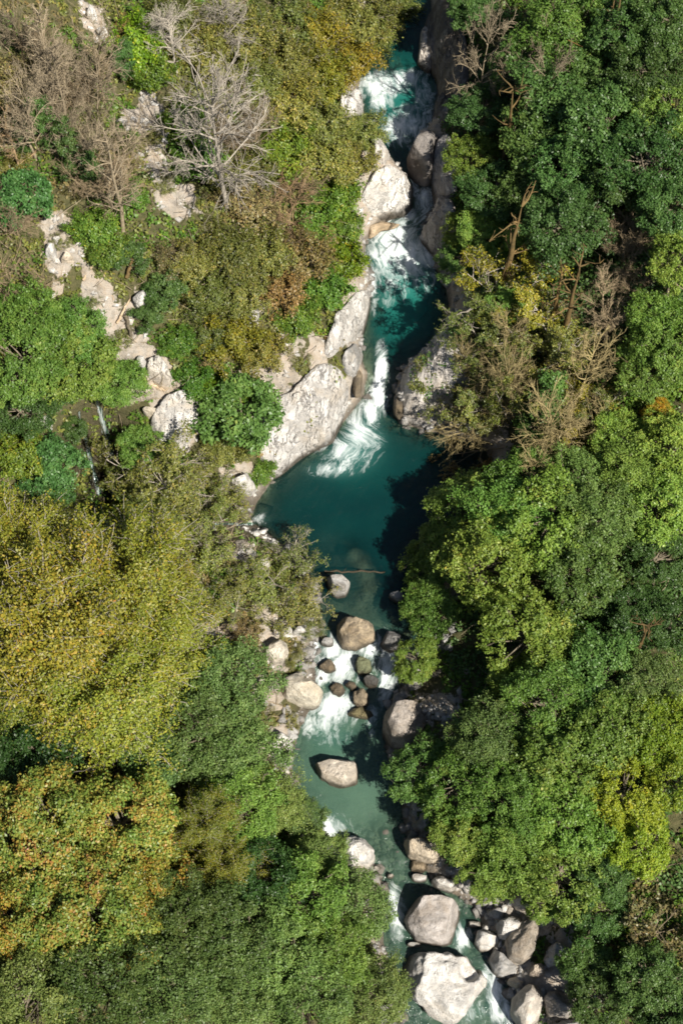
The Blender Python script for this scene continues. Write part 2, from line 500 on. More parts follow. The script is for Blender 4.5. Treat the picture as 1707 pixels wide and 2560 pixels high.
# ------------------------------------------------------------------ ground sheet
# bare rock and scree: photo column, row, half width, half height, strength
BARE = [(355, 300, 55, 75, 1), (380, 400, 50, 70, .9), (420, 500, 50, 50, .9), (465, 480, 25, 40, .9), (230, 30, 40, 40, .7), (250, 90, 25, 50, .6), (150, 580, 45, 45, 1),
        (165, 640, 45, 55, 1), (215, 720, 35, 60, .8), (265, 800, 60, 55, .85), (330, 880, 45, 50, .9), (395, 935, 55, 55, 1), (440, 1040, 80, 85, 1),
        (350, 1000, 45, 60, .6), (600, 1200, 70, 45, .9), (640, 750, 25, 50, .75), (350, 740, 35, 35, .8), (720, 880, 60, 60, .8), (780, 880, 60, 80, 1),
        (680, 930, 60, 60, .7), (875, 270, 45, 60, .9), (945, 400, 45, 80, 1), (960, 500, 60, 60, 1), (690, 1620, 60, 70, .8), (720, 1580, 60, 40, .8), (560, 1570, 90, 40, .7),
        (670, 1740, 45, 70, .9), (690, 1860, 50, 60, 1), (620, 1390, 45, 50, .75), (660, 1530, 60, 50, .6), (740, 2010, 35, 50, .7), (880, 2140, 70, 70, .9),
        (1300, 2290, 90, 90, .9), (1380, 2450, 110, 120, .9), (1100, 2200, 80, 60, .7), (1060, 2120, 60, 50, .9), (560, 1310, 90, 30, .7), (1100, 1750, 90, 110, .6),
        (1150, 960, 70, 90, .8), (700, 1000, 110, 150, .9)]
BW = []
for (px, py, rx, ry, s) in BARE:
    P, t = march(px, py)
    Q, _ = march(px, py + ry * .5)
    BW.append((P[0], P[1], rx / FPX * t, max(ry / FPX * t * 1.05, 0.4), s))


def rock_mask(x, y, sd):
    r = np.zeros(x.shape)
    br = 2.6 * (fbm(x * .8 + 5, y * .8, o=5) - .47)
    for (cx, cy, ax, ay, s) in BW:
        r = np.maximum(r, s * (1 - sst(.35, 1.2, np.hypot((x - cx) / ax, (y - cy) / ay) + br)))
    up = sst(-10, 20, y)
    bank = 1 - sst(.3 + .5 * up, 1.1 + 1.0 * up, sd + 1.6 * (fbm(x * .5, y * .5, o=3) - .5))
    return np.clip(np.maximum(r, np.where(sd > 0, bank, 1)), 0, 1)


def axis_pts(lo, hi, flo, fhi, st):
    fine = np.arange(flo, fhi, st)
    a = [flo]; s = st
    while a[-1] > lo: s *= 1.25; a.append(a[-1] - s)
    b = [fine[-1]]; s = st
    while b[-1] < hi: s *= 1.25; b.append(b[-1] + s)
    return np.concatenate([np.array(a[1:])[::-1], fine, np.array(b[1:])])


gx = axis_pts(-160, 160, -34, 34, .2); gy = axis_pts(-150, 180, -37, 56, .2)
X, Y = np.meshgrid(gx, gy)
x, y = X.ravel(), Y.ravel()
sd = river_sd(x, y)
rock = rock_mask(x, y, sd)
z = terrain(x, y)
rr = np.abs(fbm(x * .8, y * .8, o=5) - .5) * 2
z = z + rock * (sd > 0) * (0.55 - rr * 1.5) * .75 * sst(0, 1.2, sd)
step = np.floor(z / .45 + fbm(x * .25, y * .25, o=2) * 2) * .45
wz = water_z(y)
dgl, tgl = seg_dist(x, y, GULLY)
wet = np.clip(1 - sst(.05, .75, z - wz + .5 * (fbm(x * 1.2, y * 1.2, o=3) - .5)), 0, 1) * .9
wet = np.where(z < wz - .12, .35, wet)
wet = np.maximum(wet, (1 - sst(.9, 2.8, dgl + .8 * (fbm(x * .8, y * .8, o=3) - .5))) * .95)  # gully: spray-damp rock, plus the recess's shade painted in as extra darkening
nx, ny = len(gx), len(gy)
ii = np.arange(nx * ny).reshape(ny, nx)
F = np.stack([ii[:-1, :-1], ii[:-1, 1:], ii[1:, 1:], ii[1:, :-1]], -1).reshape(-1, 4)
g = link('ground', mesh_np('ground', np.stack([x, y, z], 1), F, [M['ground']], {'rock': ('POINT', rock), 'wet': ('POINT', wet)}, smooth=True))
tag(g, kind='structure')

# ------------------------------------------------------------------ river
FOAM = [(950, 212, 48, 22, 1), (1010, 198, 40, 16, .85), (1062, 235, 22, 40, .5), (1010, 312, 42, 26, .95), (950, 250, 22, 26, .6), (1062, 300, 18, 30, .4), (1000, 345, 26, 16, .5), (1040, 270, 40, 12, .3),
        (1040, 425, 12, 50, 1.0), (1062, 500, 17, 48, .8), (1030, 543, 14, 14, .8), (985, 590, 48, 36, .95), (1020, 638, 52, 42, 1), (960, 645, 36, 40, .7), (931, 700, 9, 55, .6), (1030, 685, 62, 10, .55),
        (1060, 605, 20, 24, .5), (985, 715, 70, 30, .22), (960, 700, 26, 50, .3), (1045, 700, 40, 22, .3), (1000, 725, 60, 22, .16), (953, 930, 11, 42, 1.2), (948, 985, 14, 32, 1.25), (926, 1030, 20, 24, .85), (900, 1080, 32, 38, .62), (872, 1130, 48, 30, .46),
        (835, 1172, 50, 16, .36), (930, 1100, 24, 24, .4), (590, 1325, 36, 14, .8), (640, 1300, 25, 12, .3),
        (790, 1605, 10, 32, .8), (830, 1622, 26, 26, .8), (925, 1622, 22, 26, .9), (850, 1660, 36, 42, .72), (965, 1690, 20, 52, .75), (808, 1690, 22, 22, .8), (825, 1768, 46, 34, 1), (798, 1802, 40, 30, .6),
        (860, 1760, 26, 22, .8), (928, 1800, 12, 26, .5), (872, 1640, 16, 22, .8), (990, 1640, 30, 16, .6), (1010, 1640, 30, 20, .5), (835, 1840, 40, 22, .2), (815, 2080, 34, 28, .8), (990, 2290, 20, 40, .6), (1155, 2345, 14, 22, .95), (1240, 2480, 15, 45, .9),
        (1215, 2440, 10, 20, .6), (1265, 2525, 15, 30, .7), (1190, 2530, 30, 20, .25), (980, 2240, 12, 20, .5)]
vy = np.concatenate([np.arange(-80, -36, 1.0), np.arange(-36, 56, .12), np.arange(56, 180, 1.0)])
us = np.linspace(0, 1, 110)
lx = left_x(vy) - 1.6; rx = right_x(vy) + 1.6
WX = lx[:, None] + (rx - lx)[:, None] * us[None]; WY = np.repeat(vy[:, None], len(us), 1)
wx, wy = WX.ravel(), WY.ravel()
wzz = water_z(wy)
ppx, ppy, _ = project(np.stack([wx, wy, wzz], 1))
foam = np.zeros(wx.shape)
for (cx, cy, ax, ay, s) in FOAM:
    foam = np.maximum(foam, (.78 if 1590 < cy < 1850 else .84 if cy < 800 else .95) * s * np.exp(-(((ppx - cx) / (ax * 1.15)) ** 2 + ((ppy - cy) / (ay * 1.15)) ** 2)))
air = np.zeros(wx.shape)
for (cx, cy, ax, ay, s) in [(1010, 720, 90, 150, 1), (1020, 260, 110, 110, .9), (880, 1120, 90, 80, .35), (830, 1830, 80, 60, .3)]:
    air = np.maximum(air, s * np.exp(-(((ppx - cx) / ax) ** 2 + ((ppy - cy) / ay) ** 2)))
depth = np.maximum(wzz - terrain(wx, wy), 0)
milk = np.interp(wy, [unproj(853, q, -.9)[1] for q in (2560, 2200, 2080, 1800, 1720, 1560, 1500)], [.45, .55, .7, .8, .6, .15, 0])
bump = foam * .2 * (fbm(wx * 1.3, wy * 1.3, o=4) - .35) + .05 * (fbm(wx * .9, wy * .9, o=3) - .5)
ii = np.arange(len(wx)).reshape(len(vy), len(us))
F = np.stack([ii[:-1, :-1], ii[:-1, 1:], ii[1:, 1:], ii[1:, :-1]], -1).reshape(-1, 4)
river = link('river', mesh_np('river', np.stack([wx, wy, wzz + bump], 1), F, [M['water']], {'fu': ('POINT', wx - np.repeat((lx + rx) / 2, len(us))), 'fv': ('POINT', wy), 'air': ('POINT', air), 'depth': ('POINT', depth), 'foam': ('POINT', foam), 'milk': ('POINT', milk)}, smooth=True))
tag(river, kind='structure')


# ------------------------------------------------------------------ rocks
NT, NR = 96, 40


def radial(poly, c, th):
    """radius of a closed polygon about c in each direction (outermost crossing)"""
    a = poly - c; b = np.roll(a, -1, axis=0)
    D = np.stack([np.cos(th), np.sin(th)], 1)
    e = b - a
    den = D[:, None, 0] * e[None, :, 1] - D[:, None, 1] * e[None, :, 0]
    den = np.where(np.abs(den) < 1e-9, 1e-9, den)
    t = (a[None, :, 0] * e[None, :, 1] - a[None, :, 1] * e[None, :, 0]) / den
    s = (a[None, :, 0] * D[:, None, 1] - a[None, :, 1] * D[:, None, 0]) / den
    ok = (t > 0) & (s >= -1e-6) & (s <= 1 + 1e-6)
    r = np.where(ok, t, 0).max(1)
    bad = r <= 0
    if bad.any(): r[bad] = np.median(r[~bad])
    for _ in range(2): r = (np.roll(r, 1) + r * 2 + np.roll(r, -1)) / 4
    return r


def ell(px, py, rx, ry, seed=0):
    r = np.random.default_rng(int(px * 7 + py * 3 + seed))
    n = 11
    th = np.arange(n) / n * 2 * math.pi + r.uniform(-.2, .2, n)
    k = r.uniform(.8, 1.15, n)
    return [(px + rx * k[i] * math.cos(th[i]), py + ry * k[i] * math.sin(th[i])) for i in range(n)]


def rock(name, cat, label, pts, h, mat, flat=0.0, drape=False, rough=1.0, tint=1.0, group=None, tilt=(0, 0), wetband=.5, sub=.0, seed=0, pit=None):
    pts = np.array(pts, float)
    cx, cy = pts[:, 0].mean(), pts[:, 1].mean()
    r = np.random.default_rng(int(cx * 31 + cy * 17) + seed)
    P0, t0 = march(cx, cy)
    inriver = river_sd(np.array([P0[0]]), np.array([P0[1]]))[0] < 0
    zb = float(water_z(P0[1])) if inriver else float(P0[2])
    lo, hi = pts[:, 1].max(), pts[:, 1].min()
    W = []
    for (px, py) in pts:
        f = (lo - py) / max(lo - hi, 1)
        if drape:
            Q, _ = march(px, py, h * .55 * f)
            W.append(Q[:2])
        else:
            W.append(unproj(px, py, zb - sub + h * (.12 + .68 * f))[:2])
    W = np.array(W)
    c = W.mean(0)
    th = np.arange(NT) / NT * 2 * math.pi
    R = radial(W, c, th)
    size = float(R.mean())
    if drape:
        rr = np.concatenate([np.linspace(0, .9, NR - 9), [.94, .97, .99, 1.0, 1.01, 1.015, 1.03, 1.06, 1.1]])
        G = rr[:, None] * R[None]
        X = c[0] + G * np.cos(th); Y = c[1] + G * np.sin(th)
        prof = np.where(rr <= 1, np.clip(1 - rr ** 5, 0, 1) ** .6, -(rr - 1) * 12)
        base = terrain(X.ravel(), Y.ravel(), False).reshape(X.shape)
        wzl = water_z(Y)
        base = np.maximum(base, wzl - .2)
        Z = base + h * prof[:, None]
        nz = fbm(X * .55 + seed, Y * .55, Z * .55, o=5) - .5
        rid = np.abs(fbm(X * 1.1 + 9, Y * 1.1, Z * .8, o=4) - .5) * 2
        Z = Z + rough * np.clip(prof, 0, 1)[:, None] * (nz * 1.3 - (rid < .12) * .18 + .25 * (.5 - rid))
        # bedding ledges
        st = .5
        q = (Z + .35 * X) / st
        Z = Z + rough * .12 * (np.floor(q) + sst(.55, 1, q - np.floor(q)) - q + .5) * np.clip(prof, 0, 1)[:, None]
    else:
        ph = np.concatenate([np.linspace(-.5 * math.pi, 0, 10)[:-1], np.linspace(0, .5 * math.pi, NR - 9)])[::-1]
        q = .62 + .1 * r.random()
        S = np.cos(ph) ** q; Hh = np.sign(ph) * np.abs(np.sin(ph)) ** .85
        up = np.where(Hh >= 0, h * Hh, (0.5 * h + .7) * Hh)
        X = S[:, None] * R[None] * np.cos(th); Y = S[:, None] * R[None] * np.sin(th); Z = np.repeat(up[:, None], NT, 1)
        V = np.stack([X, Y, Z], -1)
        # chip the form with planes
        for k in range(11):
            n = norm(r.normal(size=3) * np.array([1, 1, .7]) + np.array([0, 0, .25]))
            ext = (V @ n).max()
            lim = ext * r.uniform(.76, .93)
            over = np.clip(V @ n - lim, 0, None)
            V = V - over[..., None] * n * .85
        if flat > 0:
            n = norm(np.array([tilt[0], tilt[1], 1.0]))
            lim = h * (1 - flat)
            over = np.clip(V @ n - lim, 0, None)
            V = V - over[..., None] * n * .92
        nd = norm(V + 1e-6)
        W3 = V + np.array([c[0], c[1], zb])
        a1 = fbm(W3[..., 0] * .9, W3[..., 1] * .9, W3[..., 2] * .9, o=5) - .5
        a2 = np.abs(fbm(W3[..., 0] * 1.5 + 40, W3[..., 1] * 1.5, W3[..., 2] * 1.5, o=4) - .5) * 2
        amp = min(.5, .22 * size) * rough
        a3 = fbm(W3[..., 0] * 3.2, W3[..., 1] * 3.2 + 7, W3[..., 2] * 3.2, o=4) - .5
        V = V + nd * (amp * (a1 * 1.9 - .8 * np.clip(.22 - a2, 0, 1)) + min(.4, .15 * size) * (.25 + rough * .9) * a3)[..., None]
        if pit is not None:
            pp = unproj(pit[0], pit[1], zb + h * .8)
            dd = np.hypot(V[..., 0] + c[0] - pp[0], V[..., 1] + c[1] - pp[1])
            V[..., 2] -= (V[..., 2] > 0) * .7 * (1 - sst(pit[2] * .5, pit[2], dd))
        X = V[..., 0] + c[0]; Y = V[..., 1] + c[1]; Z = V[..., 2] + zb - sub
    nr = X.shape[0]
    idx = np.arange(nr * NT).reshape(nr, NT)
    a, b = idx[:-1], idx[1:]
    F = np.stack([a, b, np.roll(b, -1, 1), np.roll(a, -1, 1)], -1).reshape(-1, 4)
    x, y, z = X.ravel(), Y.ravel(), Z.ravel()
    wl = water_z(y)
    wet = 1 - sst(wetband * .35, wetband * 1.3, z - wl + .25 * (fbm(x * 2, y * 2, z * 2, o=3) - .5))
    nearw = river_sd(x, y) < 1.2
    wet = np.where(nearw, wet, 0)
    base = np.array([c[0], c[1], zb])
    me = mesh_np(name, np.stack([x, y, z], 1) - base, F, [M[mat]], {'wet': ('POINT', np.clip(wet, 0, 1)), 'crack': ('POINT', np.full(len(x), 1.0 if drape else .35 * min(rough, 1))), 'rock': ('POINT', np.ones(len(x)))}, smooth=True)
    o = link(name, me); o.location = base
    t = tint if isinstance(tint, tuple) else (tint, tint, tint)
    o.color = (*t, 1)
    if group is None:
        group = {'boulder': 'boulders in the river' if inriver else 'boulders on the banks', 'stone': 'single white stones', 'rock slab': 'smooth slabs round the pools', 'rock ledge': 'rock ledges by the river', 'rock outcrop': 'rock outcrops of the gorge'}.get(cat)
    tag(o, label, cat, group)
    return o


BD = 'boulder'
# lower river
rock(BD, BD, 'large pale grey boulder with a smooth flat round top in the lower river', [(1005, 2282), (1014, 2251), (1045, 2229), (1104, 2225), (1139, 2237), (1162, 2273), (1157, 2304), (1139, 2354), (1108, 2365), (1041, 2354), (1019, 2318)], 2.7, 'greyrock', flat=.36, rough=.3, tint=(1.2, 1.13, 1.1), tilt=(.1, -.12))
rock(BD, BD, 'huge rough white boulder with a dark hollow, directly below the round flat-topped one', [(1010, 2380), (1050, 2367), (1130, 2376), (1139, 2385), (1166, 2383), (1202, 2412), (1224, 2438), (1222, 2456), (1193, 2496), (1153, 2546), (1121, 2570), (1068, 2545), (1035, 2500), (1020, 2443), (1008, 2407)], 2.2, 'limestone', flat=.34, rough=.55, tilt=(.12, -.05), pit=(1175, 2422, .75))
rock(BD, BD, 'small clean pale boulder right of the big round flat-topped boulder', [(1193, 2322), (1224, 2316), (1246, 2336), (1246, 2354), (1220, 2378), (1200, 2378), (1186, 2358)], 1.2, 'limestone', rough=.5)
rock(BD, BD, 'smooth grey tapering boulder with a pale lower end beside the small chute', [(1242, 2362), (1269, 2394), (1291, 2420), (1287, 2438), (1253, 2452), (1233, 2429), (1222, 2394)], 1.5, 'greyrock', rough=.4, tint=1.2)
rock(BD, BD, 'brown boulder with a mossy crown right of the tapering grey boulder', [(1296, 2300), (1327, 2287), (1354, 2300), (1356, 2327), (1338, 2389), (1309, 2407), (1273, 2394), (1269, 2340)], 2.0, 'greyrock', rough=.8, tint=(1.0, .9, .78))
rock(BD, BD, 'rounded grey and cream boulder on the right edge of the bottom chute', [(1318, 2452), (1358, 2461), (1362, 2496), (1349, 2550), (1309, 2580), (1278, 2530), (1285, 2483)], 2.0, 'limestone', rough=.5, tint=(.95, .9, .84))
rock(BD, BD, 'small flat cream stone just above the small clean pale boulder', ell(1185, 2311, 23, 11), .5, 'limestone', rough=.5)
rock(BD, BD, 'small tan boulder below the mossy brown boulder', ell(1345, 2425, 24, 23), 1.0, 'limestone', tint=(.8, .7, .6))
rock(BD, BD, 'small cream stone wedged beneath the tapering grey boulder', ell(1290, 2456, 22, 15), .8, 'limestone', tint=(.9, .85, .74))
rock('rock_ledge', 'rock ledge', 'pale ledge under the leaves right of the small clean pale boulder', ell(1275, 2318, 40, 34), 1.3, 'limestone', rough=.9)
rock('rock_ledge', 'rock ledge', 'broken cream ledge half hidden by foliage above the mossy brown boulder', ell(1335, 2250, 66, 34), 1.5, 'limestone', rough=1.1, tint=(1, .93, .84))
rock('rock_ledge', 'rock ledge', 'cracked brown and grey ledge at the right of the bottom chute', ell(1400, 2510, 48, 44), 1.4, 'greyrock', rough=1.2, tint=(.9, .85, .8))
rock('rock_ledge', 'rock ledge', 'grey rubble ledge at the very bottom right of the river', ell(1420, 2575, 60, 30), 1.3, 'greyrock', rough=1.2)
rock('rock_ledge', 'rock ledge', 'whitish broken ledge right of the mossy brown boulder', ell(1395, 2385, 36, 40), 1.4, 'limestone', rough=1.3, tint=.8)
rock(BD, BD, 'pale leaf-dappled boulder touching the top right of the round flat-topped boulder', [(1073, 2200), (1100, 2182), (1140, 2208), (1142, 2222), (1125, 2230), (1085, 2214)], 1.2, 'limestone', rough=.6)
rock(BD, BD, 'small pale stone behind the round flat-topped boulder', ell(1045, 2195, 21, 13), .7, 'limestone', rough=.5)
rock(BD, BD, 'tan and white boulder on the right bank at the foot of the milky pool', [(1010, 2090), (1050, 2086), (1085, 2110), (1108, 2140), (1095, 2165), (1060, 2150), (1020, 2135)], 1.6, 'limestone', rough=1.0, tint=(.8, .71, .58))
rock(BD, BD, 'brown half sunken boulder below the tan and white boulder on the right bank', ell(1046, 2165, 27, 19), .6, 'brownrock', sub=.15)
rock(BD, BD, 'pale leaf-speckled boulder on the left bank below the milky pool', [(850, 2100), (880, 2080), (915, 2095), (938, 2130), (935, 2165), (905, 2180), (860, 2170), (845, 2135)], 1.6, 'limestone', rough=.9)
for i, (a, b, c, d, l) in enumerate([(942, 2170, 11, 10, 'little white stone hugging the speckled boulder on the left bank'), (947, 2193, 10, 9, 'white stone below the little white stone by the speckled boulder'), (976, 2190, 10, 7, 'tiny pale stone in the shallows upstream of the round boulder'), (1037, 2362, 20, 8, 'low pale slab wedged under the front of the round boulder'), (1100, 2295, 12, 8, 'stone behind')][:4]):
    rock('stone', 'stone', l, ell(a, b, c, d), .45, 'limestone', rough=.4)
# milky pool and rapids
rock(BD, BD, 'flat-topped cream boulder with a brown side standing alone in the milky pool', [(780, 1906), (793, 1887), (828, 1885), (881, 1890), (893, 1902), (895, 1952), (874, 1971), (851, 1975), (824, 1959), (793, 1936)], 1.75, 'limestone', flat=.30, rough=.45, tint=(.98, .9, .8), wetband=.75, tilt=(-.12, .22))
rock(BD, BD, 'bright cream boulder with a brown wet shoulder left of the rapids', [(698, 1726), (702, 1695), (713, 1672), (748, 1668), (763, 1688), (790, 1703), (811, 1726), (797, 1756), (786, 1764), (744, 1760), (713, 1745)], 1.8, 'limestone', rough=.6, tint=(1, .95, .83))
rock(BD, BD, 'big brown weathered boulder at the head of the rapids', [(836, 1542), (851, 1533), (885, 1534), (924, 1550), (945, 1569), (939, 1588), (904, 1619), (874, 1628), (855, 1611), (843, 1584)], 2.0, 'brownrock', rough=.9, tint=1.25)
rock(BD, BD, 'massive dark grey boulder dappled with sun at the right foot of the rapids', [(956, 1764), (966, 1737), (1000, 1733), (1038, 1737), (1069, 1760), (1065, 1806), (1042, 1852), (1008, 1867), (977, 1856), (958, 1829)], 2.7, 'greyrock', rough=.55, flat=.12, tint=(1.05, .96, .88))
rock(BD, BD, 'dark mossy boulder in the middle of the rapids', [(884, 1655), (892, 1640), (912, 1636), (928, 1650), (930, 1672), (915, 1690), (893, 1684)], 0.96, 'greyrock', rough=1.6, tint=(.45, .5, .3))
rock(BD, BD, 'black wet stone right of the middle of the rapids', ell(926, 1700, 22, 20), .9, 'greyrock', rough=1.3, tint=0.25)
rock(BD, BD, 'reddish brown stone left of the black wet stone in the rapids', [(862, 1712), (870, 1698), (888, 1704), (892, 1720), (878, 1728)], 0.64, 'brownrock', rough=1.6, tint=0.50)
rock(BD, BD, 'tan upright boulder at the foot of the rapids', [(882, 1728), (892, 1714), (912, 1716), (921, 1740), (920, 1764), (900, 1768), (884, 1758)], 1.04, 'brownrock', rough=1.6, tint=0.97)
rock(BD, BD, 'low greenish slab below the tan upright boulder', [(862, 1788), (878, 1770), (905, 1766), (934, 1782), (938, 1800), (905, 1800), (880, 1792)], 0.48, 'brownrock', rough=1.6, tint=(.8, .85, .6))
rock(BD, BD, 'brown stone in the white water left of the rapids centre', [(822, 1718), (836, 1704), (858, 1712), (866, 1728), (850, 1742), (830, 1736)], 0.48, 'brownrock', rough=1.6, tint=0.58)
rock(BD, BD, 'small brown stone at the upper left of the white water', ell(818, 1663, 22, 19), .5, 'brownrock', rough=1.3, tint=0.65)
rock(BD, BD, 'dark rough boulder right of the big brown weathered boulder', ell(980, 1598, 30, 32), 1.6, 'greyrock', rough=1.0, tint=.6)
rock(BD, BD, 'grey dappled boulder beside the floating log in the big pool', [(809, 1433), (855, 1429), (878, 1456), (862, 1491), (839, 1494), (824, 1479)], 1.5, 'greyrock', rough=.6, tint=1.15)
rock(BD, BD, 'small grey stone at the shaded right side of the big pool', ell(994, 1490, 22, 17), .9, 'greyrock', rough=.5)
rock(BD, BD, 'grey stone at the left of the upper rapids under yellow leaves', ell(818, 1603, 17, 13), .8, 'greyrock', tint=1.1)
# left shore
rock(BD, BD, 'broad cream boulder on the left shore above the bright wet-shouldered boulder', [(660, 1610), (685, 1592), (715, 1595), (721, 1625), (712, 1655), (685, 1660), (662, 1640)], 1.5, 'limestone', rough=.8, tint=(1, .95, .85))
rock(BD, BD, 'small white boulder left of the pair above the broad cream boulder', ell(718, 1574, 15, 13), .9, 'limestone', rough=.6)
rock(BD, BD, 'cracked white boulder right of the pair above the broad cream boulder', ell(749, 1577, 19, 14), 1.0, 'limestone', rough=.8)
rock(BD, BD, 'cream boulder at the edge of the blue-green trees left of the rapids', ell(655, 1713, 17, 21), 1.0, 'limestone', tint=(1, .95, .84))
rock(BD, BD, 'small mottled stone below the cream boulder by the blue-green trees', ell(657, 1757, 17, 12), .7, 'limestone', tint=.85)
rock('rock_outcrop', 'rock outcrop', 'jagged white outcrop on the left shore of the milky pool', [(668, 1830), (690, 1812), (715, 1838), (735, 1860), (730, 1874), (700, 1882), (678, 1894), (672, 1860)], 1.4, 'limestone', rough=1.2)
rock('stone', 'stone', 'square white block among yellow leaves left of the big pool', ell(660, 1408, 19, 13), .9, 'limestone', rough=.3)
rock('stone', 'stone', 'knobbly white stone above the square white block', ell(627, 1380, 13, 14), .8, 'limestone', rough=1.0)
rock(BD, BD, 'dull brown boulder under twigs by the short grey log', ell(573, 1568, 24, 16), 1.0, 'brownrock', tint=.8)
rock('stone', 'stone', 'white stone among leaves at the left end of the milky pool trees', ell(738, 1985, 12, 15), .8, 'limestone')
rock('stone', 'stone', 'pale broken stones at the left of the broad cream boulder', ell(620, 1660, 26, 12), .7, 'limestone', rough=1.2)
# big slabs round the middle pools
SL = 'rock_slab'
rock(SL, 'rock slab', 'white slab running up the left bank of the middle pool', [(832, 787), (865, 758), (907, 712), (930, 725), (925, 770), (911, 832), (882, 853), (832, 899), (799, 897), (812, 853), (830, 832)], .8, 'limestone', drape=True, rough=.6)
rock(SL, 'rock slab', 'great cream and grey rock slab sloping into the big pool on the left', [(791, 899), (824, 899), (853, 915), (876, 965), (867, 1007), (852, 1065), (835, 1118), (782, 1130), (737, 1163), (704, 1200), (670, 1203), (646, 1139), (650, 1065), (645, 1011), (724, 980), (758, 940)], .9, 'limestone', drape=True, rough=1.15, tint=(.88, .88, .89))
rock(SL, 'rock slab', 'small smooth grey slab between the great slab and the chute', [(853, 899), (890, 855), (911, 886), (890, 951), (865, 938)], .8, 'greyrock', drape=True, rough=.35, tint=1.25)
rock(SL, 'rock slab', 'sunlit and leaf-shaded slab on the right of the narrow chute', [(994, 990), (1006, 932), (1031, 915), (1069, 866), (1089, 837), (1139, 845), (1165, 899), (1160, 949), (1120, 985), (1085, 1040), (1077, 1069), (1035, 1069), (1006, 1036)], 0.6, 'limestone', drape=True, rough=.7, tint=(.9, .88, .88))
rock(BD, BD, 'brown wet rock shelf at the left of the narrow chute', ell(893, 950, 15, 46), .55, 'brownrock', rough=.7, tint=.6)
rock(BD, BD, 'dark wet rock at the right foot of the narrow chute', ell(996, 1010, 14, 34), .7, 'brownrock', rough=.7, tint=.55)
# upper gorge
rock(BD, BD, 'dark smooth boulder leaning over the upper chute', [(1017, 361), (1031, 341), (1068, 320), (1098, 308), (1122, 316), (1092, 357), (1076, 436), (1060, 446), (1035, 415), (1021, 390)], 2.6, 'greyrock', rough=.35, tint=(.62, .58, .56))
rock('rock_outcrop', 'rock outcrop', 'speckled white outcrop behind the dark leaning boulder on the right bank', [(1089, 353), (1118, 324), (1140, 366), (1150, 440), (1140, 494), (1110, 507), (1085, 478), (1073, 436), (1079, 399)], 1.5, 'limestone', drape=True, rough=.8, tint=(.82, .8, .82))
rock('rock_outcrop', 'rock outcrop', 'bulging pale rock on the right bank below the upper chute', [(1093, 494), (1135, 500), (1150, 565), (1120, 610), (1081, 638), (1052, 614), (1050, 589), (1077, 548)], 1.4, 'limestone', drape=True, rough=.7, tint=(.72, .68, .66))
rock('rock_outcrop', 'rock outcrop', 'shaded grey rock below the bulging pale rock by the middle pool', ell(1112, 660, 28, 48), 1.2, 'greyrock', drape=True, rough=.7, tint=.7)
rock('rock_outcrop', 'rock outcrop', 'dazzling white rounded outcrop left of the upper chute', [(899, 494), (925, 440), (965, 407), (1012, 436), (1029, 465), (1029, 523), (1013, 548), (957, 550), (915, 523)], 1.2, 'limestone', drape=True, rough=.9, tint=1.12, wetband=.9)
rock('rock_ledge', 'rock ledge', 'low tan ledge beneath the dazzling white outcrop', [(911, 600), (913, 568), (955, 548), (1012, 544), (990, 562), (950, 572), (930, 594)], .7, 'limestone', rough=.3, tint=(.85, .7, .52), wetband=.1)
rock('rock_outcrop', 'rock outcrop', 'white rock patch among leaves beside the uppermost foaming pool', ell(880, 265, 34, 46), 1.3, 'limestone', drape=True, rough=1.3)
rock('rock_outcrop', 'rock outcrop', 'thin white rock strip above the dazzling white outcrop', [(925, 345), (945, 350), (975, 400), (960, 420), (935, 400)], 1.2, 'limestone', drape=True, rough=1.0)
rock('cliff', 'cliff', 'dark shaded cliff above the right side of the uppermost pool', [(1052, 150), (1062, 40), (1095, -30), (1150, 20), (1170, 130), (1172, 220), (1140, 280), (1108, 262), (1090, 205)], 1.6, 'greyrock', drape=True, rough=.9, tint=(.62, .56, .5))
rock('rock_outcrop', 'rock outcrop', 'narrow pale rock at the left foot of the dark cliff', [(1040, 190), (1050, 90), (1068, 60), (1082, 120), (1080, 190), (1065, 205)], 1.2, 'limestone', drape=True, rough=.8, tint=(.85, .8, .76))
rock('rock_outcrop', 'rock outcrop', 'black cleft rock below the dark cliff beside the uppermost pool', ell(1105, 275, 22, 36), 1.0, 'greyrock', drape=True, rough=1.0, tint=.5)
# hillside on the left
rock('rock_outcrop', 'rock outcrop', 'blocky cracked cream outcrop beside the round dark green bush', [(372, 1062), (385, 1030), (415, 985), (455, 968), (485, 975), (500, 1010), (505, 1060), (470, 1115), (400, 1112)], 1.6, 'limestone', drape=True, rough=1.0)
rock('rock_outcrop', 'rock outcrop', 'white cracked outcrop above the long fallen log', [(365, 925), (370, 902), (400, 893), (420, 915), (432, 950), (425, 972), (395, 965), (370, 945)], 1.2, 'limestone', drape=True, rough=1.0, tint=1.05)
rock('stone', 'stone', 'clean white upright stone left of the white cracked outcrop', ell(352, 902, 14, 19), .9, 'limestone', rough=.5, tint=1.1)
rock('rock_ledge', 'rock ledge', 'layered tan ledge below the long fallen log', ell(357, 985, 34, 24), 1.0, 'limestone', drape=True, rough=1.0, tint=(.85, .78, .68))
rock('rock_ledge', 'rock ledge', 'narrow cream ledge left of the blocky cracked outcrop', ell(378, 1028, 24, 15), .8, 'limestone', rough=.7, tint=(.95, .9, .8))
rock('rock_outcrop', 'rock outcrop', 'crumbly white outcrop at the foot of the round dark green bush', ell(605, 1203, 34, 28), 1.3, 'limestone', rough=1.3)
rock('stone', 'stone', 'pinkish cream boulder in the earthy scar on the left hillside', ell(166, 641, 18, 14), 1.0, 'limestone', rough=.4, tint=(1.05, .93, .78))
rock('stone', 'stone', 'bright white rock left of the pinkish boulder in the earthy scar', ell(125, 622, 16, 22), 1.0, 'limestone', rough=.8, tint=1.1)
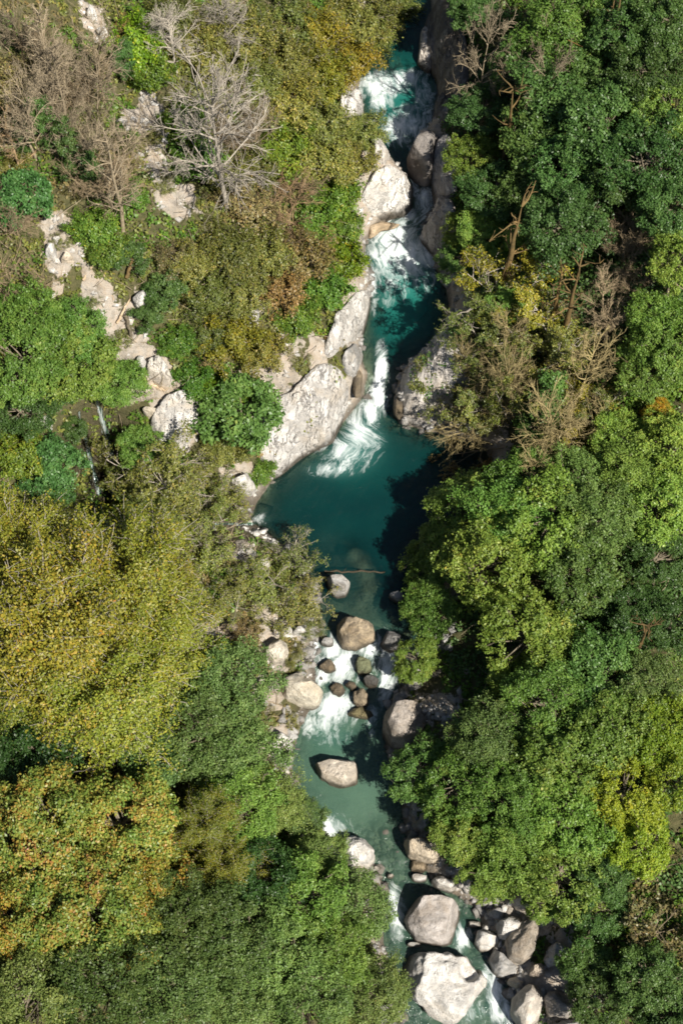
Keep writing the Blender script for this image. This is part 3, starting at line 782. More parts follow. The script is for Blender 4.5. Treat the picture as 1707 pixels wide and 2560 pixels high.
rock('stone', 'stone', 'white stone at the top of the earthy scar', ell(140, 598, 13, 9), .7, 'limestone', rough=.6)
rock('stone', 'stone', 'biggest white stone in the pale scree run of the upper left', ell(362, 302, 14, 10), .8, 'limestone', rough=.6, tint=1.1)
rock('stone', 'stone', 'white stone at the left edge of the scree run, upper of two', ell(335, 298, 10, 8), .6, 'limestone', rough=.6)
rock('stone', 'stone', 'white stone low in the scree run', ell(350, 385, 10, 9), .6, 'limestone', rough=.6)
rock('rock_outcrop', 'rock outcrop', 'white rock spur at the top of the scree run', ell(228, 28, 14, 20), 1.0, 'limestone', rough=1.0, tint=1.05)
rock('rock_outcrop', 'rock outcrop', 'white rock spur below the topmost spur of the scree run', ell(258, 80, 16, 16), .9, 'limestone', rough=1.0)
rock('rock_outcrop', 'rock outcrop', 'grey white outcrop beside the dark hollow in the mid left hillside', ell(352, 745, 24, 24), 1.1, 'limestone', rough=1.0, tint=.95)
rock('rock_outcrop', 'rock outcrop', 'white rock showing through olive scrub above the white bank slab', ell(636, 790, 14, 30), .9, 'limestone', drape=True, rough=1.0)
rock('rock_outcrop', 'rock outcrop', 'small white rocks at the lip of the side waterfall', ell(108, 1050, 22, 14), .9, 'limestone', rough=1.2)

# loose angular scree, beyond counting
V, Fq = [], []
oc = np.array([[1, 0, 0], [0, 1, 0], [-1, 0, 0], [0, -1, 0], [0, 0, 1], [0, 0, -1]], float)
of = np.array([[0, 1, 4], [1, 2, 4], [2, 3, 4], [3, 0, 4], [1, 0, 5], [2, 1, 5], [3, 2, 5], [0, 3, 5]])
n = 120000
sx = rng.uniform(-32, 22, n); sy = rng.uniform(-36, 54, n)
ssd = river_sd(sx, sy)
mk = (rock_mask(sx, sy, ssd) > .45) & (ssd > .3) & (rng.random(n) < .3 + .7 * fbm(sx * .6, sy * .6, o=2))
sx, sy = sx[mk], sy[mk]; n = len(sx)
sz = terrain(sx, sy) + .02
s = .05 + .34 * rng.random(n) ** 3.2
q = norm(rng.normal(size=(n, 6, 3)) * .35 + oc[None])
ang = rng.uniform(0, 6.28, n); ca, sa = np.cos(ang)[:, None], np.sin(ang)[:, None]
vv = np.stack([q[..., 0] * ca - q[..., 1] * sa, q[..., 0] * sa + q[..., 1] * ca, q[..., 2] * .7], -1) * s[:, None, None] * rng.uniform(.6, 1.4, (n, 1, 3))
vv += np.stack([sx, sy, sz], -1)[:, None]
ff = (np.arange(n)[:, None, None] * 6 + of[None]).reshape(-1, 3)
o = link('scree', mesh_np('scree', vv.reshape(-1, 3), ff, [M['limestone']], {'wet': ('POINT', np.zeros(n * 6))}, fsize=3))
tag(o, kind='stuff')

# small stones packed along the water's edge
ic = np.array([[0, 1, 1.618], [0, 1, -1.618], [0, -1, 1.618], [0, -1, -1.618], [1, 1.618, 0], [1, -1.618, 0], [-1, 1.618, 0], [-1, -1.618, 0], [1.618, 0, 1], [1.618, 0, -1], [-1.618, 0, 1], [-1.618, 0, -1]]) / 1.9
fi = np.array([(a, b, c) for a in range(12) for b in range(12) for c in range(12) if a < b < c and all(abs(np.linalg.norm(ic[i] - ic[j]) - 2 / 1.9) < .02 for i, j in ((a, b), (b, c), (a, c)))])
fi = np.array([f if np.dot(np.cross(ic[f[1]] - ic[f[0]], ic[f[2]] - ic[f[0]]), ic[f[0]]) > 0 else f[[0, 2, 1]] for f in fi])
n = 42000
sx = rng.uniform(-14, 20, n); sy = rng.uniform(-36, 30, n)
ssd = river_sd(sx, sy)
lowy = sy < unproj(853, 1450, 0)[1]
mk = (ssd < np.where(lowy, 1.3, .5)) & (ssd > np.where(lowy, -1.6, -.45)) & (fbm(sx * .4, sy * .4, o=2) > np.where(lowy, .38, .52))
sx, sy = sx[mk], sy[mk]; n = len(sx)
s = .07 + .38 * rng.random(n) ** 4
tz = terrain(sx, sy) + .2 * s
ang = rng.uniform(0, 6.28, n); ca, sa = np.cos(ang)[:, None], np.sin(ang)[:, None]
q = (ic[None] + .18 * rng.normal(size=(n, 12, 3))) * rng.uniform(.6, 1.25, (n, 1, 3))
vv = np.stack([q[..., 0] * ca - q[..., 1] * sa, q[..., 0] * sa + q[..., 1] * ca, q[..., 2] * .75], -1) * s[:, None, None] + np.stack([sx, sy, tz], -1)[:, None]
ff = (np.arange(n)[:, None, None] * 12 + fi[None]).reshape(-1, 3)
wt = np.clip(1 - sst(0, .35, vv[..., 2] - water_z(sy)[:, None]), 0, .7)
o = link('cobbles', mesh_np('cobbles', vv.reshape(-1, 3), ff, [M['greyrock']], {'wet': ('POINT', wt.ravel())}, smooth=True, fsize=3))
tag(o, kind='stuff')

# ------------------------------------------------------------------ trees and shrubs


def sphere_dirs(n, r, zmin=-.3):
    out = []
    while len(out) < n:
        d = norm(r.normal(size=3))
        if d[2] > zmin: out.append(d)
    return np.array(out)


def curve_to(A, B, K, r, bow=.12):
    t = np.linspace(0, 1, K)[None, :, None]
    L = np.linalg.norm(B - A, axis=1)[:, None, None]
    side = norm(r.normal(size=(len(A), 3)))[:, None, :]
    up = np.array([0, 0, -.6])
    P = A[:, None] + (B - A)[:, None] * t + (side * bow + up * bow * .8) * L * np.sin(math.pi * t) * .7
    return P


def taper(N_, K, r0, r1):
    r0 = np.broadcast_to(np.asarray(r0, float), (N_,)); r1 = np.broadcast_to(np.asarray(r1, float), (N_,))
    return r0[:, None] + (r1 - r0)[:, None] * np.linspace(0, 1, K)[None]


def trunk_line(h, r, lean=.06, K=7):
    P = np.zeros((1, K, 3)); P[0, :, 2] = np.linspace(-.8, h, K)
    P[0, :, :2] += np.cumsum(r.normal(size=(K, 2)) * lean * h / K, 0)
    return P


def make_lobed(seed, R=4.0, Rz=3.0, hc=5.6, nl=46, lr=.30, ns=30, nlv=13, leaf=.17, sd=.17, zmin=-.3, tr=.2):
    r = np.random.default_rng(seed)
    d = sphere_dirs(nl, r, zmin)
    u = fbm(d[:, 0] * 1.3 + seed, d[:, 1] * 1.3, d[:, 2] * 1.3, o=2)
    f = r.uniform(.60, .92, nl) * (.62 + .76 * u)
    C = d * f[:, None] * np.array([R, R, Rz]) + np.array([0, 0, hc])
    rl = lr * min(R, Rz * 1.15) * r.uniform(.45, 1.4, nl)
    sq = r.uniform(.6, 1.35, (nl, 1, 3))
    out = norm(C - np.array([0, 0, hc - .3 * Rz]))
    SD = norm(r.normal(size=(nl, ns, 3)) + .75 * out[:, None])
    S = C[:, None] + SD * rl[:, None, None] * r.uniform(.45, 1.25, (nl, ns, 1)) * np.array([1, 1, .8]) * sq
    S = S.reshape(-1, 3); SDf = SD.reshape(-1, 3)
    keep = r.random(len(S)) < .9
    S, SDf = S[keep], SDf[keep]
    clump = r.random(len(S))
    P = (S[:, None] + sd * r.normal(size=(len(S), nlv, 3)) * np.array([1, 1, .7])).reshape(-1, 3)
    Nn = np.repeat(norm(SDf + np.array([0, 0, .7])), nlv, 0)
    V, F = leaves(P, Nn, leaf, r)
    lobe = np.repeat(r.random(nl), ns)[keep]
    lc = np.clip(np.repeat(clump * .3 + lobe * .32, nlv) + .4 * r.random(len(P)) ** 1.2, 0, 1)
    T = trunk_line(hc, r)
    parts = [tubes(T, taper(1, 7, tr * R / 4 * 1.3, .08), 7)]
    k = r.integers(3, 7, nl)
    A = T[0, k]
    Lm = curve_to(A, C, 6, r)
    parts.append(tubes(Lm, taper(nl, 6, .075 * R / 4 + .02, .03), 5))
    tw = r.integers(0, len(S), nl * 6)
    li = np.argmin(((S[tw][:, None] - C[None]) ** 2).sum(-1), 1)
    parts.append(tubes(curve_to(C[li], S[tw], 4, r), taper(len(tw), 4, .03, .012), 3))
    return dict(crown=(V, F, lc), wood=merge(parts), R=R * 1.04, zc=hc)


def make_spray(seed, R=4.0, H=7.0, n1=46, n2=9, n3=0, lv=16, leaf=.15, stems=1, wr=.05, droop=-.02, up=.45, leafstart=.25, dens=1.0, spread=.22, flat=.7):
    r = np.random.default_rng(seed)
    parts = []
    O, D, L = [], [], []
    per = max(1, n1 // stems)
    for s in range(stems):
        if stems == 1:
            T = trunk_line(H * .75, r, .10)
        else:
            a = 2 * math.pi * s / stems + r.uniform(-.4, .4)
            T = grow(np.array([[.25 * math.cos(a), .25 * math.sin(a), -.5]]), np.array([[math.cos(a) * .6, math.sin(a) * .6, 1.0]]), np.array([H * .8]), 7, .12, .02, r)
        parts.append(tubes(T, taper(1, 7, wr * (2.6 if stems == 1 else 1.3), wr * .6), 6))
        ti = r.uniform(.28, 1, per)
        kk = ti * 6; i0 = np.clip(kk.astype(int), 0, 5); ff = (kk - i0)[:, None]
        o = T[0, i0] * (1 - ff) + T[0, i0 + 1] * ff
        az = r.uniform(0, 2 * math.pi, per)
        e = up + .9 * (ti - .5) + r.normal(size=per) * .18
        d = np.stack([np.cos(az), np.sin(az), e], 1)
        O.append(o); D.append(d)
        L.append(R * r.uniform(.6, 1.05, per) * (1.15 - .45 * ti))
    O = np.vstack(O); D = np.vstack(D); L = np.concatenate(L)
    B1 = grow(O, D, L, 7, .13, droop + .03, r)
    parts.append(tubes(B1, taper(len(B1), 7, wr * .8, wr * .26), 4))

    def kids(B, n, frac, ang, K, lo=.25):
        Nn, Kb, _ = B.shape
        t = r.uniform(lo, 1, (Nn, n)); kk = t * (Kb - 1); i0 = np.clip(kk.astype(int), 0, Kb - 2); ff = (kk - i0)[..., None]
        ar = np.arange(Nn)[:, None]
        o = B[ar, i0] * (1 - ff) + B[ar, i0 + 1] * ff
        tg = norm(B[ar, i0 + 1] - B[ar, i0])
        d = norm(tg + ang * r.normal(size=tg.shape))
        ln = np.linalg.norm(np.diff(B, axis=1), axis=2).sum(1)[:, None] * frac * r.uniform(.5, 1.1, (Nn, n)) * (1.2 - .5 * t)
        return grow(o.reshape(-1, 3), d.reshape(-1, 3), ln.ravel(), K, .12, droop, r)
    B2 = kids(B1, n2, .42, .6, 5)
    parts.append(tubes(B2, taper(len(B2), 5, wr * .36, wr * .2), 3))
    tip = B2
    if n3:
        B3 = kids(B2, n3, .55, .6, 4, .2)
        parts.append(tubes(B3, taper(len(B3), 4, wr * .22, wr * .14), 3))
        tip = B3
    wood = merge(parts)
    crown = None
    if lv:
        Nb, Kb, _ = tip.shape
        sel = r.random(Nb) < dens
        tp = tip[sel]; Nb = len(tp)
        t = r.uniform(leafstart, 1, (Nb, lv)); kk = t * (Kb - 1); i0 = np.clip(kk.astype(int), 0, Kb - 2); ff = (kk - i0)[..., None]
        ar = np.arange(Nb)[:, None]
        P = tp[ar, i0] * (1 - ff) + tp[ar, i0 + 1] * ff
        cl = np.repeat(r.random(Nb), lv)
        P = P.reshape(-1, 3) + spread * r.normal(size=(Nb * lv, 3))
        Nn = norm(P - np.array([0, 0, H * .4])) + np.array([0, 0, .5])
        V, F = leaves(P, Nn, leaf, r, .55, flat)
        crown = (V, F, np.clip(.45 * cl + .55 * r.random(len(P)), 0, 1))
    allp = tip.reshape(-1, 3)
    c = allp.mean(0)
    Rr = np.percentile(np.hypot(allp[:, 0], allp[:, 1]), 95)
    return dict(crown=crown, wood=wood, R=Rr, zc=float(np.percentile(allp[:, 2], 62)))


def make_snag(seed):
    r = np.random.default_rng(seed)
    H = 8.0
    T = trunk_line(H, r, .05)
    parts = [tubes(T, np.array([[.26, .23, .20, .16, .12, .07, .02]]), 8)]
    n = 16
    i = r.integers(2, 7, n)
    az = r.uniform(0, 6.28, n)
    B = grow(T[0, i], np.stack([np.cos(az), np.sin(az), r.uniform(0, .8, n)], 1), r.uniform(.5, 2.2, n), 5, .2, .05, r)
    parts.append(tubes(B, taper(n, 5, .07, .02), 4))
    tt = r.integers(0, n, 40)
    B2 = grow(B[tt, r.integers(2, 5, 40)], norm(r.normal(size=(40, 3))) + np.array([0, 0, .4]), r.uniform(.3, .9, 40), 4, .2, 0, r)
    parts.append(tubes(B2, taper(40, 4, .03, .012), 3))
    return dict(crown=None, wood=merge(parts), R=1.4, zc=H * .6)


# kind: generator, leaf material, bark material, object name, category, crown flattening on the instance
KINDS = {
    'broad': (lambda s: make_lobed(s, nl=56, lr=.28, ns=28, nlv=18, leaf=.12, sd=.165), 'green', 'bark', 'broadleaf_tree', 'tree'),
    'broadd': (lambda s: make_lobed(s, nl=60, lr=.26, ns=28, nlv=17, leaf=.12, sd=.165), 'dark', 'bark', 'ivy_clad_tree', 'tree'),
    'fine': (lambda s: make_lobed(s, nl=80, lr=.25, ns=28, nlv=13, leaf=.10, sd=.17), 'grey', 'bark', 'willow_tree', 'tree'),
    'yellow': (lambda s: make_spray(s, R=4.2, H=7.5, n1=80, n2=16, lv=42, leaf=.056, wr=.036, up=.75, leafstart=.1, spread=.15), 'yellowgreen', 'pale_bark', 'hornbeam_tree', 'tree'),
    'maple': (lambda s: make_lobed(s, nl=62, lr=.25, ns=26, nlv=24, leaf=.105, sd=.18), 'autumn', 'bark', 'autumn_tree', 'tree'),
    'column': (lambda s: make_lobed(s, R=1.7, Rz=4.2, hc=5.2, nl=34, lr=.42, ns=30, nlv=13, leaf=.14, sd=.15, zmin=-.9), 'dark', 'bark', 'ivy_tree', 'tree'),
    'shrub': (lambda s: make_spray(s, R=2.6, H=2.6, n1=50, n2=9, lv=30, leaf=.086, stems=5, wr=.03, up=.5, leafstart=.1, spread=.15), 'olive', 'pale_bark', 'shrub', 'shrub'),
    'shrubt': (lambda s: make_spray(s, R=2.6, H=2.8, n1=44, n2=9, n3=2, lv=6, leaf=.085, stems=5, wr=.036, up=.55, leafstart=.2, spread=.14), 'olive', 'pale_bark', 'shrub', 'shrub'),
    'shrubg': (lambda s: make_spray(s, R=2.6, H=2.6, n1=50, n2=9, lv=26, leaf=.12, stems=5, wr=.025, up=.5, leafstart=.1, spread=.17), 'lime', 'bark', 'shrub', 'shrub'),
    'shrubb': (lambda s: make_spray(s, R=2.6, H=2.4, n1=50, n2=9, n3=2, lv=5, leaf=.10, stems=6, wr=.03, up=.55, leafstart=.2, spread=.12), 'brown', 'brown_twig', 'shrub', 'shrub'),
    'shrubd': (lambda s: make_lobed(s, R=2.6, Rz=1.9, hc=2.0, nl=34, lr=.36, ns=30, nlv=13, leaf=.13, sd=.14, tr=.15), 'dark', 'bark', 'shrub', 'shrub'),
    'sparse': (lambda s: make_spray(s, R=4.0, H=7.5, n1=34, n2=10, n3=3, lv=9, leaf=.12, stems=3, wr=.055, up=.5, leafstart=.3, spread=.14), 'olive', 'pale_bark', 'thinning_tree', 'tree'),
    'rust': (lambda s: make_spray(s, R=2.6, H=4.5, n1=22, n2=7, n3=2, lv=5, leaf=.13, stems=2, wr=.045, up=.7, leafstart=.3, spread=.12), 'brown', 'brown_twig', 'thinning_tree', 'tree'),
    'bare': (lambda s: make_spray(s, R=3.6, H=7.0, n1=44, n2=11, n3=4, lv=0, wr=.052, stems=2, up=.7), None, 'tan_twig', 'bare_tree', 'tree'),
    'bareg': (lambda s: make_spray(s, R=4.2, H=8.5, n1=34, n2=10, n3=5, lv=0, wr=.056, stems=1, up=.55), None, 'pale_bark', 'bare_tree', 'tree'),
    'bareb': (lambda s: make_spray(s, R=2.6, H=3.2, n1=60, n2=10, n3=4, lv=0, wr=.034, stems=5, up=.55), None, 'brown_twig', 'bare_shrub', 'shrub'),
    'tall': (lambda s: make_spray(s, R=2.0, H=10.0, n1=26, n2=9, n3=3, lv=0, wr=.05, stems=1, up=.9), None, 'tan_twig', 'bare_tree', 'tree'),
    'snag': (lambda s: make_snag(s), None, 'moss', 'mossy_snag', 'snag'),
}
NVAR = {'broad': 4, 'broadd': 4, 'fine': 4, 'yellow': 3, 'maple': 3, 'shrub': 4, 'sparse': 3, 'bare': 3}
PROTO = {}


def proto(kind, i):
    n = NVAR.get(kind, 2)
    key = (kind, i % n)
    if key not in PROTO:
        gen, lm, bm, _, _ = KINDS[kind]
        d = gen(100 + 37 * (i % n) + 1000 * list(KINDS).index(kind))
        wood = mesh_np('trunk', d['wood'][0], d['wood'][1], [M[bm]], smooth=True)
        crown = None
        if d['crown']:
            V, F, lc = d['crown']
            crown = mesh_np('crown', V, F, [M[lm]], {'lc': ('FACE', lc)})
        PROTO[key] = (wood, crown, d['R'], d['zc'])
    return PROTO[key]


count = {}


def plant(kind, px, py, rpx, tint, label, hs=1.0, group=None):
    i = count.get(kind, 0); count[kind] = i + 1
    r = np.random.default_rng(int(px * 13 + py * 7))
    wood, crown, R0, zc = proto(kind, i)
    t = 105.0
    for _ in range(3):
        s = rpx / FPX * t / R0
        h = s * hs * zc
        C, t = march(px, py, h)
    base = np.array([C[0], C[1]])
    for _ in range(25):                        # roots stay out of the water
        sdv = river_sd(base[:1], base[1:])[0]
        if sdv > .5: break
        mid = (left_x(base[1]) + right_x(base[1])) / 2
        base[0] += .35 if base[0] > mid else -.35
    bz = float(terrain(base[:1], base[1:])[0])
    B = np.array([base[0], base[1], bz])
    ax = C - B; ln = np.linalg.norm(ax)
    _, _, _, nm, cat = KINDS[kind]
    o = bpy.data.objects.new(nm, None); col.objects.link(o)
    o.empty_display_size = .3
    q = Vector((0, 0, 1)).rotation_difference(Vector(ax)) @ Quaternion((0, 0, 1), r.uniform(0, 6.28))
    o.rotation_mode = 'QUATERNION'; o.rotation_quaternion = q
    o.location = B; o.scale = (s * r.uniform(.93, 1.07), s * r.uniform(.93, 1.07), max(ln / zc, .35 * s))
    side = 'left' if base[0] < (left_x(base[1]) + right_x(base[1])) / 2 else 'right'
    tag(o, label, cat, group or '%ss on the %s bank' % (nm.replace('_', ' '), side))
    a = link('trunk', wood, o)
    v = r.uniform(.80, 1.20)
    if crown:
        b = link('crown', crown, o)
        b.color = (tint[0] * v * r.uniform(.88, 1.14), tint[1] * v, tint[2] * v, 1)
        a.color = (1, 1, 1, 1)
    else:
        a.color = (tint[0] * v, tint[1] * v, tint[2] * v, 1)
    return o


